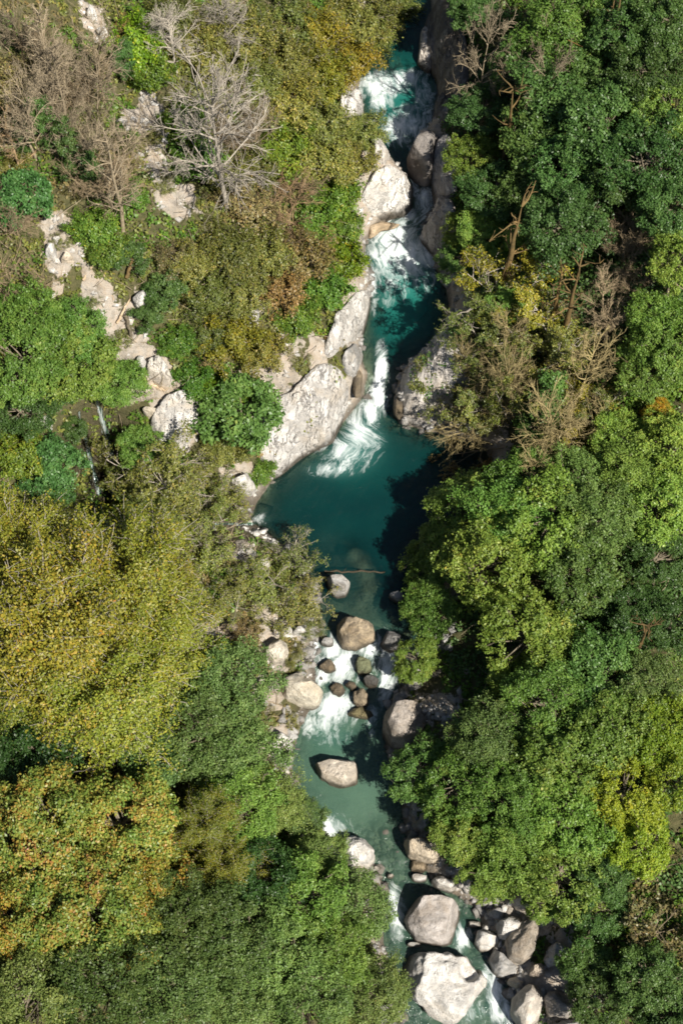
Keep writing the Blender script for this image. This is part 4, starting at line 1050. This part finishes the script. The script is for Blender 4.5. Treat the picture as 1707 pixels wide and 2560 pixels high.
W1 = (1, 1, 1)
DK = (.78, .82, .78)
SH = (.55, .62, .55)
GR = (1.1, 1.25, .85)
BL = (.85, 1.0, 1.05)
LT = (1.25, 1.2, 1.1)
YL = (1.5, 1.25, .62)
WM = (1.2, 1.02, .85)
TREES = """
# left edge and upper left hillside
bare 62 215 132 W 1.62 | tall tan bare tree at the left edge of the upper hillside
bare 165 120 121 W 1.50 | tan bare tree behind the tall one at the upper left
bare 30 60 99 W 1.50 | bare tree cut by the upper left corner of the photo
bare 262 330 105 W 1.25 | bushy tan bare tree left of the white scree run
bare 225 240 121 W 1.50 | tan bare tree between the ivy trees and the upper scree run
bareb 265 440 104 L 1.25 | dense tan bare thicket left of the lower scree run
bareb 150 330 77 L 1.25 | tan bare thicket over the ivy columns
bareg 540 275 165 W 1.3 | big pale grey forked bare tree right of the scree run
bareg 425 60 90 W 1.1 | slim pale bare tree among olive scrub near the top
bareg 560 30 80 W | small pale bare tree at the top edge above the forked one
bareb 620 300 104 W 1.25 | greyish bare thicket right of the forked bare tree
bareb 40 690 104 L 1.25 | grey beige bare thicket at the left edge beside the earthy scar
bareb 20 530 88 L 1.25 | pale bare thicket at the left edge above the earthy scar
column 105 300 31 W 1.2 | dark ivy-covered trunk leftmost of the ivy columns
column 165 350 29 W 1.2 | ivy-covered trunk second from left on the upper hillside
column 50 330 25 D 1.1 | dark ivy-covered trunk against the left edge
column 225 420 25 W | short ivy-covered trunk nearest the scree run
column 310 150 25 W | ivy-covered trunk above the bushy tan bare tree
shrubd 60 500 80 B | bluish dark shrub at the left edge below the ivy columns
shrubg 235 560 60 W | bright grassy shrub right of the earthy scar
shrubg 310 480 55 W | bright green shrub under the bare trees by the scree run
shrub 20 420 55 W | olive shrub at the left edge under bare trees
shrubg 270 620 55 W | green shrub behind the broken tan pole
shrubd 320 640 45 W | dark shrub beside the mossy orange branch
shrubb 90 180 60 L | tan leafy scrub between the tall bare trees
# top centre
shrubg 330 95 75 Y | green and yellow shrub right of the top of the scree run
shrubb 300 75 45 M | reddish shrub beside the green and yellow one
shrubg 370 170 62 M | bright green shrub flecked with orange above the big forked bare tree
shrub 420 35 80 D | olive shrub at the top edge left of the slim pale tree
shrub 500 110 85 W | olive shrub above the big forked bare tree
shrub 600 90 90 W | olive shrub right of the slim pale tree near the top
shrub 690 40 95 W | olive shrub at the middle of the top edge
shrub 780 80 90 Y | golden olive shrub at the top left of the uppermost pool
shrub 870 40 85 W | olive shrub over the top of the gorge
shrub 950 60 85 W | olive shrub beside the dark cliff at the top
shrub 1000 20 60 D | dark olive shrub at the top edge touching the dark cliff
shrub 870 150 75 Y | yellow leaved shrub overhanging the uppermost foaming pool
shrub 800 190 85 Y | yellow flecked shrub left of the uppermost foaming pool
shrub 710 150 90 W | olive shrub in the middle of the upper left scrub
shrub 720 250 90 L | pale olive shrub right of the forked bare tree
shrub 640 200 80 D | darker olive shrub just right of the forked bare tree crown
shrub 800 300 80 W | olive shrub left of the white rock patch by the uppermost pool
shrub 905 315 60 W | olive branches hanging over the left of the upper pool
shrub 940 90 60 W | olive shrub above the uppermost foam
shrubg 700 350 85 M | yellowish green shrub below the pale olive one
shrub 790 390 90 L | light olive shrub left of the dazzling white outcrop
shrub 870 400 70 L | light olive shrub touching the dazzling white outcrop
shrubg 830 480 70 M | mid green shrub left below the dazzling white outcrop
shrubg 780 530 75 W | bright green shrub at the left of the second pool
shrubg 860 560 50 W | bright green shrub on the brink of the second pool
shrub 640 400 75 D | dark olive shrub under the greyish bare thicket
shrubg 460 300 70 D | deep green shrub under the forked bare tree
shrubg 480 400 70 W | green shrub at the foot of the forked bare tree
shrub 560 420 70 W | olive shrub at the right foot of the forked bare tree
# mid left slope
bareb 700 500 115 M 1.25 | red-brown bare thicket left of the bright green shrubs by the second pool
shrubb 620 500 85 W | brown leafy scrub between the two red-brown thickets
shrubb 760 630 80 M | rusty scrub on the slope left of the second pool
shrubg 850 650 65 Y | yellow-green shrub on the brink left of the middle pool
shrubg 800 720 70 W | bright green shrub above the white bank slab
shrubg 740 780 62 W | bright green bramble left of the white bank slab
shrubb 700 720 70 M | rusty brown scrub left of the bright bank shrubs
shrub 560 620 90 D | dark olive shrub on the mid left slope below the red-brown thicket
shrub 660 630 80 W | olive shrub right of the dark olive one on the mid left slope
shrub 520 720 80 D | dark olive shrub beside the dark hollow
shrub 600 730 75 W | olive shrub left of the white rock in the scrub
shrub 480 650 75 W | olive shrub above the dark hollow
shrub 570 830 85 Y | golden olive shrub above the round dark green bush
shrub 650 860 70 M | golden brown shrub left of the great cream slab
shrub 510 830 65 D | dull olive shrub left of the golden olive one
shrubb 430 640 60 W | brown scrub left above the dark hollow
shrubb 530 880 45 W | brown twiggy scrub just above the round dark green bush
shrubg 440 850 50 W | green shrub right of the white cracked outcrop
shrubg 480 940 60 D | dark green shrub above the blocky cracked outcrop
shrubd 410 730 55 W | dark green shrub in the dark hollow of the left hillside
shrubd 370 790 40 W | small dark ivy patch left of the dark hollow
shrubd 595 1040 105 L | round dark green bush left of the great cream slab
shrubg 555 975 60 Y | bright yellow-green upper left part bush beside the round bush
shrubg 650 1175 38 W | bright green clump between the great slab and the crumbly outcrop
broad 80 800 98 D | green tree at the left edge below the earthy scar
broad 190 835 85 B | green tree right of the one below the earthy scar
broad 60 900 120 W | mottled green tree at the left edge above the side waterfall
broad 180 910 110 D | green tree right over the side waterfall lip
broad 300 965 70 W | bright green tree overhanging the side waterfall
broadd 130 960 80 D | dark green tree between the two waterfall-side trees
broadd 60 1020 85 D | dark tree at the left edge beside the side waterfall
shrubg 40 1130 70 M | yellowish shrub at the left edge above the yellow-green trees
shrubd 130 1160 75 B | blue-green bush left below the side waterfall
shrubd 150 1225 45 D | dark bush at the foot of the side waterfall
sparse 400 1150 145 W 0.91 | thin olive tree left below the blocky cracked outcrop
shrubt 480 1210 80 L | thin olive shrub left of the crumbly white outcrop
shrub 560 1120 60 W | olive shrub right under the blocky cracked outcrop
shrubt 560 1250 70 L | olive shrub beside the side stream mouth
shrubg 330 1300 80 D | deep green shrub between the waterfall and the yellow-green trees
shrubt 430 1320 85 L | thin olive shrub above the right end of the yellow-green trees
shrubt 520 1370 80 L | thin olive shrub left of the square white block
shrub 340 1210 70 W | olive shrub right of the side waterfall foot
sparse 470 1280 112 W 0.91 | twiggy thin tree over the side stream
# big yellow-green trees
yellow 120 1560 230 W | huge yellow-green tree at the left edge of the lower half
yellow 290 1440 200 W | yellow-green tree upper right of the huge one
yellow 80 1370 160 W | yellow-green tree at the left edge below the side waterfall
yellow 380 1590 150 W | yellow-green tree right of the huge one, bordering blue-green trees
yellow 250 1720 190 W | yellow-green tree at the lower end of the yellow group
yellow 60 1720 130 D | shaded yellow-green tree at the left edge above the dark gap
yellow 400 1470 95 W | orange tinged yellow-green tree nearest the square white block
shrubt 640 1440 80 L | thin olive shrub reaching toward the big pool
shrubt 735 1380 78 W | upright olive bush pointing into the big pool
shrubt 770 1480 68 W | olive bush hanging over the left edge of the pool outlet
shrubt 690 1520 70 L | thin olive bush above the shore boulders
shrubt 580 1480 75 L | thin olive bush left of the shore boulders
shrubt 780 1560 45 W | small olive bush at the left of the big brown boulder
shrubb 610 1580 45 W | golden brown scrub around the dull brown boulder
shrubt 740 1640 38 W | thin olive scrub above the bright wet-shouldered boulder
shrubt 655 1790 38 W | thin olive scrub above the jagged white outcrop
shrubt 735 1800 28 W | thin leafy twigs at the left of the milky pool
# lower left
fine 580 1720 120 B | blue-green tree left of the bright wet-shouldered boulder
fine 500 1830 130 W | grey-green tree below the yellow group
fine 585 1880 118 W | grey-green tree left of the milky pool
fine 675 2005 95 L | pale grey-green tree reaching the milky pool
fine 765 2055 60 W | small grey-green tree at the lower left of the milky pool
fine 600 2020 110 G | light grey-green tree below the one left of the milky pool
fine 380 1900 100 B | blue-grey tree between the yellow group and the orange tree
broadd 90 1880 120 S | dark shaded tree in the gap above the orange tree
maple 110 2090 165 W | orange and green tree at the left edge, upper part of the autumn group
maple 300 2060 150 W | orange flecked tree at the upper right of the autumn group
maple 370 2200 130 M | rusty orange tree at the right of the autumn group
maple 190 2260 170 W | orange and yellow tree in the middle of the autumn group
maple 40 2300 110 M | brownish orange tree at the left edge of the autumn group
maple 310 2340 110 L | yellow-green autumn tree at the bottom of the autumn group
yellow 520 2060 95 W | yellow-green tree right of the autumn group
yellow 560 2180 90 D | dull yellow-green tree below the one right of the autumn group
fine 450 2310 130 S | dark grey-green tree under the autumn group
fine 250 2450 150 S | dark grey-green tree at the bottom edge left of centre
fine 80 2470 130 L | grey-green tree in the bottom left corner
fine 430 2480 130 W | grey-green tree at the bottom edge under the dark one
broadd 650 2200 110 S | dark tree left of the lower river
fine 590 2350 130 D | grey-green tree at the lower left, right of the dark one under the autumn group
broad 760 2230 105 W | green tree left of the white lower rapid
fine 800 2140 70 L | light grey-green tree beside the leaf-speckled boulder
fine 880 2270 95 W | green tree left of the big round flat-topped boulder
fine 830 2390 110 G | green tree left of the huge rough boulder
fine 700 2400 120 L | grey-green tree in the lower middle left
fine 930 2490 100 W | green tree overhanging the huge rough boulder
fine 760 2510 120 D | grey-green tree at the bottom edge near the middle
fine 600 2500 110 W | grey-green tree at the bottom edge between its neighbours
bareb 540 2560 77 W 1.25 | bare twigs at the bottom edge left of the middle
# upper right
broadd 1190 20 75 W | dark green tree at the top edge right of the dark cliff
bare 1230 120 151 W 1.7 | pinkish bare tree spreading over the dark cliff
bare 1345 160 119 W 1.7 | bare tree right of the one over the dark cliff
column 1275 160 41 L | ivy-covered trunk between the two bare trees
fine 1420 70 125 G | light green tree at the top edge right of the bare trees
broadd 1560 70 110 D | dark tree at the top edge near the right corner
broadd 1670 50 100 D | dark tree in the top right corner
broadd 1205 275 85 B .75 | blue-green tree on the right bank of the uppermost pool
broadd 1400 230 125 W | dark green tree right of the bare trees
broadd 1510 190 105 W | dark green tree below the top edge at the right
broadd 1620 180 105 D | dark tree near the right edge above the pale stub
broad 1680 290 90 W | green tree at the right edge in the upper part
broadd 1360 330 115 L | green tree in the middle of the upper right wood
broadd 1500 330 125 W | dark green tree right of the middle of the upper right wood
broadd 1620 400 120 D | dark tree at the right edge of the upper wood
broad 1185 400 85 M .75 | olive and orange tree over the speckled white outcrop
broadd 1420 430 115 W | dark green tree in the upper right wood above the light dome
broadd 1240 480 90 W .75 | dark green tree right of the upper chute
broadd 1330 470 85 L | green tree with twigs right of the upper chute
broadd 1540 430 100 D | dark tree above the black hollow
broadd 1410 570 115 B | domed blue-green tree left of the black hollow
broad 1210 590 80 W .75 | green tree right of the bulging pale rock
broad 1330 600 70 L | light ivy tree around the orange snag
broadd 1150 650 65 L .75 | bright dark-leaved tree on the brink right of the second pool
broad 1170 570 55 M .75 | yellowish small tree over the bulging pale rock
broadd 1680 520 90 W | dark green tree at the right edge above the bare twigs
bareb 1620 560 93 L 1.25 | beige bare twigs at the right edge by the black hollow
broad 1690 660 82 L 1.2 | light green ivy tree at the right edge beside the black hollow
broad 1640 800 78 L 1.2 | light green tree below the black hollow
bare 1530 740 82 L 1.25 | bare fan of twigs reaching into the black hollow
snag 1272 320 60 W | thin orange mossy snag below the ivy-covered trunk
snag 1280 600 60 W | stout orange mossy snag beside the upper right wood's dome
snag 1430 740 55 W | sharp pointed mossy snag below the black hollow
snag 1400 720 45 L | smaller spiky snag left of the pointed one
snag 1535 60 55 W | leaning mossy snag near the top edge at the right
snag 1400 155 40 M | short mossy snag among the bare trees
# right middle
sparse 1290 720 145 Y 0.75 | thinning yellow tree right of the middle pool
sparse 1210 800 123 W 0.75 | thinning olive tree leaning over the middle pool
sparse 1350 830 145 W 0.75 | thinning olive tree in the middle of the right bank
sparse 1150 980 123 W 0.91 | thinning olive tree overhanging the leaf-shaded slab
sparse 1420 860 123 L 1.04 | pale twiggy tree below the pointed snag
bare 1250 950 151 T 1.45 | bare tree with curved limbs right of the leaf-shaded slab
bare 1210 1050 126 T 1.45 | bare fan of grey twigs overhanging the big pool
bare 1460 960 151 T 1.45 | pale bare tree with a fan of twigs on the right bank
bare 1410 1080 132 T 1.45 | bare brown fan of twigs left of the yellow-leaved tree
column 1370 1010 44 L | ivy-covered trunk standing amid the bare fans
broadd 1340 1060 60 L | bright ivy clump below the ivy trunk of the bare fans
broad 1260 760 55 W .8 | small green tree beneath the thinning yellow tree
broad 1680 850 95 W | green tree at the right edge below the light ivy tree
broad 1610 930 85 W | green tree above the yellow-leaved tree
maple 1640 1040 45 Y | small yellow-orange tree near the right edge
broad 1540 1100 80 L | light green tree left of the yellow-orange tree
broad 1670 1120 100 L | light green tree at the right edge below the yellow-orange tree
fine 1580 1180 100 G | pale green tree on the mid right edge
rust 1135 1170 75 M | small orange-brown tree leaning over the big pool
fine 1450 1220 105 L | pale green tree below the brown fan of twigs
broad 1320 1200 95 W | green tree at the right bank of the big pool
sparse 1420 1150 100 L 1.04 | pale twigs over the pale green tree
# right lower
broad 1160 1280 110 W | green tree right of the big pool, upper of the shore trees
fine 1280 1290 120 G | green tree behind the upper shore tree of the big pool
broad 1090 1390 95 W | green tree reaching farthest over the big pool
broad 1210 1410 125 L | light green tree right of the farthest-reaching shore tree
broad 1370 1300 125 L | light green tree in the middle of the right wood
fine 1510 1290 115 L | green tree right of the middle of the right wood
broad 1640 1270 105 L | light green tree at the right edge in the middle wood
sparse 1570 1370 100 L 1.04 | pale twiggy tree at the right side of the middle wood
broadd 1450 1440 105 L | blue-green tree beside the dark gap
broadd 1640 1400 90 D | dark tree at the right edge above the dark gap
broad 1075 1520 85 W | green tree over the head of the rapids
broad 1330 1590 125 L | light green tree left of the dark gap
broad 1045 1650 60 L | bright lime-green tree right of the rapids
snag 1600 1610 50 W | mossy snag in the dark gap at the right
bareb 1530 1590 55 W 1.25 | bare twigs in the dark gap at the right
broad 1315 1710 88 W | green tree right of the dark boulder's gully
fine 1230 1850 110 W | green tree below the dark gully by the massive boulder
fine 1380 1760 120 G | light green tree in the lower right wood
broadd 1500 1690 115 L | blue-green tree below the dark gap
fine 1620 1720 100 W | dark green tree at the right edge below the dark gap
broad 1530 1830 115 W | green tree left of the yellowing trees on the right edge
broad 1400 1900 120 W | green tree right of the leafy tree by the milky pool
broadd 1050 1930 85 L | dark green tree overhanging the milky pool from the right
broad 1140 1970 95 W | green tree right of the dark one by the milky pool
fine 1270 1990 115 G | green tree in the lower right above the pale ledges
broad 1160 2080 85 W | green tree above the round flat-topped boulder
broad 1420 2040 115 L | light green tree above the dark tree behind the bottom right ledges
fine 1300 2120 105 G | light green tree over the broken cream ledge
broad 1230 2190 70 W | green tree touching the pale ledge
broad 1400 2190 105 W | green tree right of the broken cream ledge
broad 1360 2250 60 L | small leafy tree hanging over the mossy brown boulder
broad 1650 1830 95 Y | yellowing tree at the right edge of the lower half
broad 1680 1940 90 Y | golden green tree at the right edge below the yellow one
broad 1560 1990 100 Y | yellow tinged tree left of the golden ones
broad 1590 2120 90 Y | bright yellow-green tree above the rusty thinning tree
broadd 1510 2170 85 W | dark green tree left of the bright yellow-green tree
broadd 1490 2270 80 D | dark tree behind the bottom right ledges
rust 1640 2220 110 W | rusty thinning tree at the right edge near the bottom
rust 1680 2330 90 W | brown thinning tree at the right edge below the rusty one
broadd 1460 2410 70 L | small bright green tree right of the bottom boulders
broadd 1500 2500 85 W | dark green tree at the bottom edge right of the river
broadd 1620 2450 95 W | dark green tree near the bottom right corner
broadd 1680 2540 80 D | dark tree in the bottom right corner
broadd 1590 1540 80 D | dark tree inside the dark gap behind the mossy snag
broadd 1680 1560 80 D | dark tree at the right edge level with the dark gap
broadd 1530 1530 60 D | small dark tree at the left of the dark gap
sparse 1230 930 100 W 1 | thinning tree between the leaf-shaded slab and the bare fans
bare 1300 880 120 T 1.45 | pale bare tree standing above the thinning olive trees of the right bank
bareb 700 60 60 L 1.2 | grey bare twigs among olive scrub at the top edge
bareb 760 440 65 L 1.2 | grey bare twigs above the bright green shrubs by the second pool
bareb 570 360 75 L 1.2 | grey bare twigs at the foot of the forked tree
bareb 90 100 90 L 1.3 | tan bare thicket high in the upper left corner
bareb 200 200 85 L 1.3 | tan bare thicket between the two tall upper left trees
bareb 130 230 80 L 1.2 | tan bare thicket among the ivy columns
bareb 300 420 80 L 1.2 | straw coloured bare thicket beside the lower scree run
shrubb 20 200 70 L | straw leafy scrub at the left edge between tall bare trees
shrubd 190 420 45 D | small dark ivy mound between the lower ivy trunks
sparse 1215 880 105 W 1.1 | thinning tree over the right part of the leaf-shaded slab
sparse 1190 1020 85 D 1 | dull thinning tree at the shaded bay of the big pool
tall 58 260 62 W | tall slim bare trunk at the left edge beside dark ivy
tall 140 170 60 W | tall slim bare trunk second from the left edge, high on the slope
tall 20 330 55 M | tall slim brownish trunk cut by the left edge
tall 105 80 55 W | tall slim bare trunk near the upper left corner
tall 240 130 55 L | tall slim pale trunk left of the upper scree spurs
tall 275 400 60 W | tall slim bare trunk standing just left of the scree run
broad 345 1120 60 W | green tree at the right of the dark waterfall recess
bareb 1565 600 70 L 1.3 | greyish bare twigs on the upper right side of the black hollow
bareb 1580 690 60 L 1.3 | bare twigs reaching into the black hollow below the greyish ones
sparse 1490 1010 95 W 1.2 | thinning olive tree right of the pale bare tree on the right bank
sparse 1380 940 100 L 1.1 | thinning tree just left of the pale bare tree on the right bank
shrubt 150 600 32 W | thin shrub growing in the earthy scar
shrubt 225 760 34 W | thin shrub growing at the middle of the pale scree
shrubt 300 850 32 W | thin shrub between the dark log and the level log
shrubt 370 350 36 L | thin shrub in the upper scree run
shrubt 410 460 36 W | thin shrub at the lower end of the upper scree run
shrubt 660 1000 34 W | thin shrub on the upper edge of the great cream slab
shrubt 750 900 34 W | thin shrub in the notch between the white slab and the great slab
sparse 1300 980 105 L 1.5 | thinning olive tree among the bare fans right of the leaf-shaded slab
sparse 1440 1020 90 Y 1.4 | yellowish thinning tree between the pale bare tree and the brown fan
shrubd 180 1075 38 D | dark ferny shrub left of the side waterfall
shrubt 262 1150 30 W | thin shrub between the strands of the side waterfall
"""
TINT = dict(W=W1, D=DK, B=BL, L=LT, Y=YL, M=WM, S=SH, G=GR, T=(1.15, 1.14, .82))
for line in TREES.strip().splitlines():
    line = line.strip()
    if not line or line.startswith('#'): continue
    a, lab = line.split('|')
    f = a.split()
    plant(f[0], float(f[1]), float(f[2]), float(f[3]), TINT[f[4]], lab.strip(), float(f[5]) if len(f) > 5 else 1.0)

# ------------------------------------------------------------------ fallen wood
def log(label, p0, p1, r0, r1, mat='dead_wood', lift=.15, water=False, name='fallen_log', cat='log', twigs=5, tint=1.0):
    A, _ = march(*p0, r0 + lift); B, _ = march(*p1, r1 + lift)
    if water:
        A = unproj(*p0, water_z(unproj(*p0, 0)[1]) + .04); B = unproj(*p1, water_z(unproj(*p1, 0)[1]) + .04)
    r = np.random.default_rng(int(p0[0] * 5 + p0[1]))
    K = 12
    P = (A[None] + (B - A)[None] * np.linspace(0, 1, K)[:, None])
    L = np.linalg.norm(B - A)
    P[1:-1] += r.normal(size=(K - 2, 3)) * .012 * L
    if not water:
        g = terrain(P[:, 0], P[:, 1]); P[:, 2] = np.maximum(P[:, 2], g + r1 * .4)
    P = P[None]
    c = P[0].mean(0)
    o = bpy.data.objects.new(name, None); col.objects.link(o); o.location = c
    tag(o, label, cat)
    v, f = tubes(P - c, taper(1, K, r0, r1), 8)
    n = len(v)
    v = np.vstack([v, (P[0, 0] - c)[None], (P[0, -1] - c)[None]])
    caps = [[n, k, (k + 1) % 8, n] for k in range(8)] + [[n + 1, n - 8 + (k + 1) % 8, n - 8 + k, n + 1] for k in range(8)]
    me = bpy.data.meshes.new('stem'); me.from_pydata(v.tolist(), [], [list(map(int, q)) for q in f] + [q[:3] for q in caps])
    me.materials.append(M[mat]); me.polygons.foreach_set('use_smooth', [True] * len(me.polygons))
    st = link('stem', me, o); st.color = (tint, tint, tint, 1)
    if twigs:
        k = r.integers(3, K, twigs)
        T = grow(P[0, k] - c, norm((B - A)[None] / L + .7 * r.normal(size=(twigs, 3)) + np.array([0, 0, .3])), r.uniform(.12, .3, twigs) * L * .6, 5, .15, 0, r)
        v, f = tubes(T, taper(twigs, 5, r1 * .5, r1 * .15), 4)
        b = link('broken_branch', mesh_np('broken_branch', v, f, [M[mat]], smooth=True), o); b.color = (tint, tint, tint, 1)
    return o


log('long pale log lying across the white rocks of the left hillside', (330, 942), (412, 975), .17, .10)
log('broken tan pole leaning up to the right beside the earthy scar', (207, 700), (243, 645), .09, .06, twigs=0)
log('thick mossy orange branch standing on the grass right of the earthy scar', (316, 695), (334, 635), .13, .07, mat='moss', lift=.4)
log('thin curved log running down to the white scree below the orange branch', (292, 808), (326, 745), .09, .05)
log('dark brown log end-on in the white scree', (312, 785), (332, 850), .13, .09, mat='bark', tint=.7, twigs=0)
log('tangle-topped grey log lying level across the scree run', (250, 872), (318, 855), .10, .07)
log('slim tan branch lying down the slope below the earthy scar', (250, 665), (285, 750), .05, .03)
log('bent dead branch on the grass under the tan bare trees', (258, 560), (310, 520), .08, .04, mat='tan_twig')
log('pale curved branch at the left edge below the ivy trees', (30, 400), (90, 445), .07, .04)
log('dark reddish pole floating across the big pool beside a grey boulder', (812, 1429), (962, 1430), .07, .05, mat='brown_twig', water=True, twigs=4, tint=.26)
log('short grey log beside the dull brown boulder', (537, 1590), (584, 1592), .08, .06)
log('bare pole leaning through yellow leaves left of the wet-shouldered boulder', (640, 1745), (706, 1765), .05, .03, mat='brown_twig', twigs=2)

# ------------------------------------------------------------------ side waterfall
def fall(pts, wd, label):
    C = []
    for (px, py) in pts:
        P, t = march(px, py, .22); C.append(P)
    C = np.array(C); K = 26; n = 7
    t = np.linspace(0, len(C) - 1, K); i0 = np.clip(t.astype(int), 0, len(C) - 2); ff = (t - i0)[:, None]
    P = C[i0] * (1 - ff) + C[i0 + 1] * ff
    r = np.random.default_rng(5)
    w_ = wd * (.55 + .6 * np.linspace(0, 1, K)) * r.uniform(.75, 1.2, K)
    u = np.linspace(-1, 1, n)
    V = P[:, None] + np.stack([u[None] * w_[:, None], -.12 * (1 - u[None] ** 2) * np.ones((K, 1)), .10 * (1 - u[None] ** 2) * np.ones((K, 1))], -1) + r.normal(size=(K, n, 3)) * .03
    Vb = V + np.array([0, .12, -.1])
    ii = np.arange(K * n).reshape(K, n)
    F1 = np.stack([ii[:-1, :-1], ii[:-1, 1:], ii[1:, 1:], ii[1:, :-1]], -1).reshape(-1, 4)
    V = np.vstack([V.reshape(-1, 3), Vb.reshape(-1, 3)]); F = np.vstack([F1, F1[:, ::-1] + K * n])
    q = np.ones(len(V))
    o = link('waterfall', mesh_np('waterfall', V, F, [M['water']], {'fu': ('POINT', V[:, 0] * 5), 'fv': ('POINT', V[:, 1] * .6), 'depth': ('POINT', q * .25), 'foam': ('POINT', np.concatenate([np.tile(.3 * (1 - .8 * u ** 2), K)] * 2) * np.repeat(r.uniform(.6, 1.25, 2 * K), n)), 'milk': ('POINT', q * .1)}, smooth=True))
    return tag(o, kind='structure')


fall([(238, 985), (250, 1030), (262, 1075), (276, 1130), (292, 1185)], .26, '')
fall([(197, 1028), (208, 1075), (218, 1120), (230, 1170), (246, 1235)], .15, '')
fall([(262, 1190), (285, 1240), (330, 1285), (430, 1305), (530, 1310), (620, 1310)], .45, '')

# ------------------------------------------------------------------ undergrowth, beyond counting
def undergrowth():
    n = 66000
    tx = rng.uniform(-42, 42, n); ty = rng.uniform(-38, 75, n)
    s_ = river_sd(tx, ty); rk = rock_mask(tx, ty, s_)
    ax, ay, dep = project(np.stack([tx, ty, terrain(tx, ty, False)], 1))
    k = (s_ > .9) & (rk + .35 * (vnoise(tx * .9, ty * .9) - .5) < .36) & (ax > -150) & (ax < 1860) & (ay > -150) & (ay < 2700)
    tx, ty = tx[k], ty[k]; n = len(tx)
    tz = terrain(tx, ty)
    nz = fbm(tx * .22 + 50, ty * .22, o=3); n2 = fbm(tx * .35, ty * .35 + 90, o=3)
    left = tx < (left_x(ty) + right_x(ty)) / 2
    mi = np.where(nz > .56, 0, np.where(nz > .47, 1, np.where(n2 > .55, 2, 0)))
    mi = np.where(left, mi, np.where(nz > .5, 3, 1))
    hh = .25 + .9 * np.clip(fbm(tx * .5, ty * .5 + 20, o=2) - .3, 0, 1)
    m = 17
    d = norm(rng.normal(size=(n, m, 3))); d[..., 2] = np.abs(d[..., 2])
    P = np.stack([tx, ty, tz], -1)[:, None] + d * np.stack([hh * 1.0, hh * 1.0, hh], -1)[:, None] * rng.uniform(.35, 1.0, (n, m, 1))
    V, F = leaves(P.reshape(-1, 3), (d + np.array([0, 0, .6])).reshape(-1, 3), .115, rng, .6, .6)
    lc = np.clip(np.repeat(rng.random(n), m) * .6 + .4 * rng.random(n * m), 0, 1)
    me = mesh_np('undergrowth', V, F, [M['olive'], M['lime'], M['brown'], M['dark']], {'lc': ('FACE', lc)}, midx=np.repeat(mi, m))
    tag(link('undergrowth', me), kind='stuff')
    # loose dead twigs
    n = 9000
    tx = rng.uniform(-34, 30, n); ty = rng.uniform(-20, 56, n)
    dn = fbm(tx * .12 + 7, ty * .12, o=2)
    k = (river_sd(tx, ty) > 1.5) & (rng.random(n) < np.where(tx < 0, np.clip((dn - .3) * 3, .1, 1), .25))
    tx, ty = tx[k], ty[k]; n = len(tx)
    O = np.stack([tx, ty, terrain(tx, ty) + rng.uniform(.1, .5, n)], 1)
    D = rng.normal(size=(n, 3)) * np.array([1, 1, .35]) + np.array([0, 0, .15])
    v, f = tubes(grow(O, D, rng.uniform(.5, 2.2, n), 5, .18, 0, rng), taper(n, 5, .028, .012), 3)
    tag(link('brushwood', mesh_np('brushwood', v, f, [M['tan_twig']], smooth=True)), kind='stuff')


undergrowth()

# ------------------------------------------------------------------ light
SUN = np.array([.45, -.53, .80]); SUN /= np.linalg.norm(SUN)
sl = bpy.data.lights.new('sun', 'SUN'); sl.energy = 5.0; sl.angle = math.radians(.53); sl.color = (1, .94, .84)
so = bpy.data.objects.new('sun', sl); col.objects.link(so)
so.rotation_euler = Vector(SUN).to_track_quat('Z', 'Y').to_euler()
so.location = (40, -40, 60)
w = bpy.data.worlds.new('World'); scene.world = w; w.use_nodes = True
nt = w.node_tree; bg = nt.nodes['Background']
sk = nt.nodes.new('ShaderNodeTexSky'); sk.sky_type = 'NISHITA'; sk.sun_disc = False
sk.sun_elevation = math.asin(SUN[2]); sk.sun_rotation = math.atan2(SUN[0], SUN[1])
nt.links.new(sk.outputs[0], bg.inputs[0]); bg.inputs[1].default_value = .05
vs = scene.view_settings
vs.view_transform = 'Standard'; vs.look = 'None'; vs.gamma = 1; vs.use_curve_mapping = False; vs.exposure = .9
cy = scene.cycles
cy.max_bounces = 6; cy.diffuse_bounces = 3; cy.glossy_bounces = 2; cy.transmission_bounces = 3; cy.transparent_max_bounces = 8
cy.caustics_reflective = False; cy.caustics_refractive = False
cy.pixel_filter_type = 'BLACKMAN_HARRIS'; cy.filter_width = 1.7
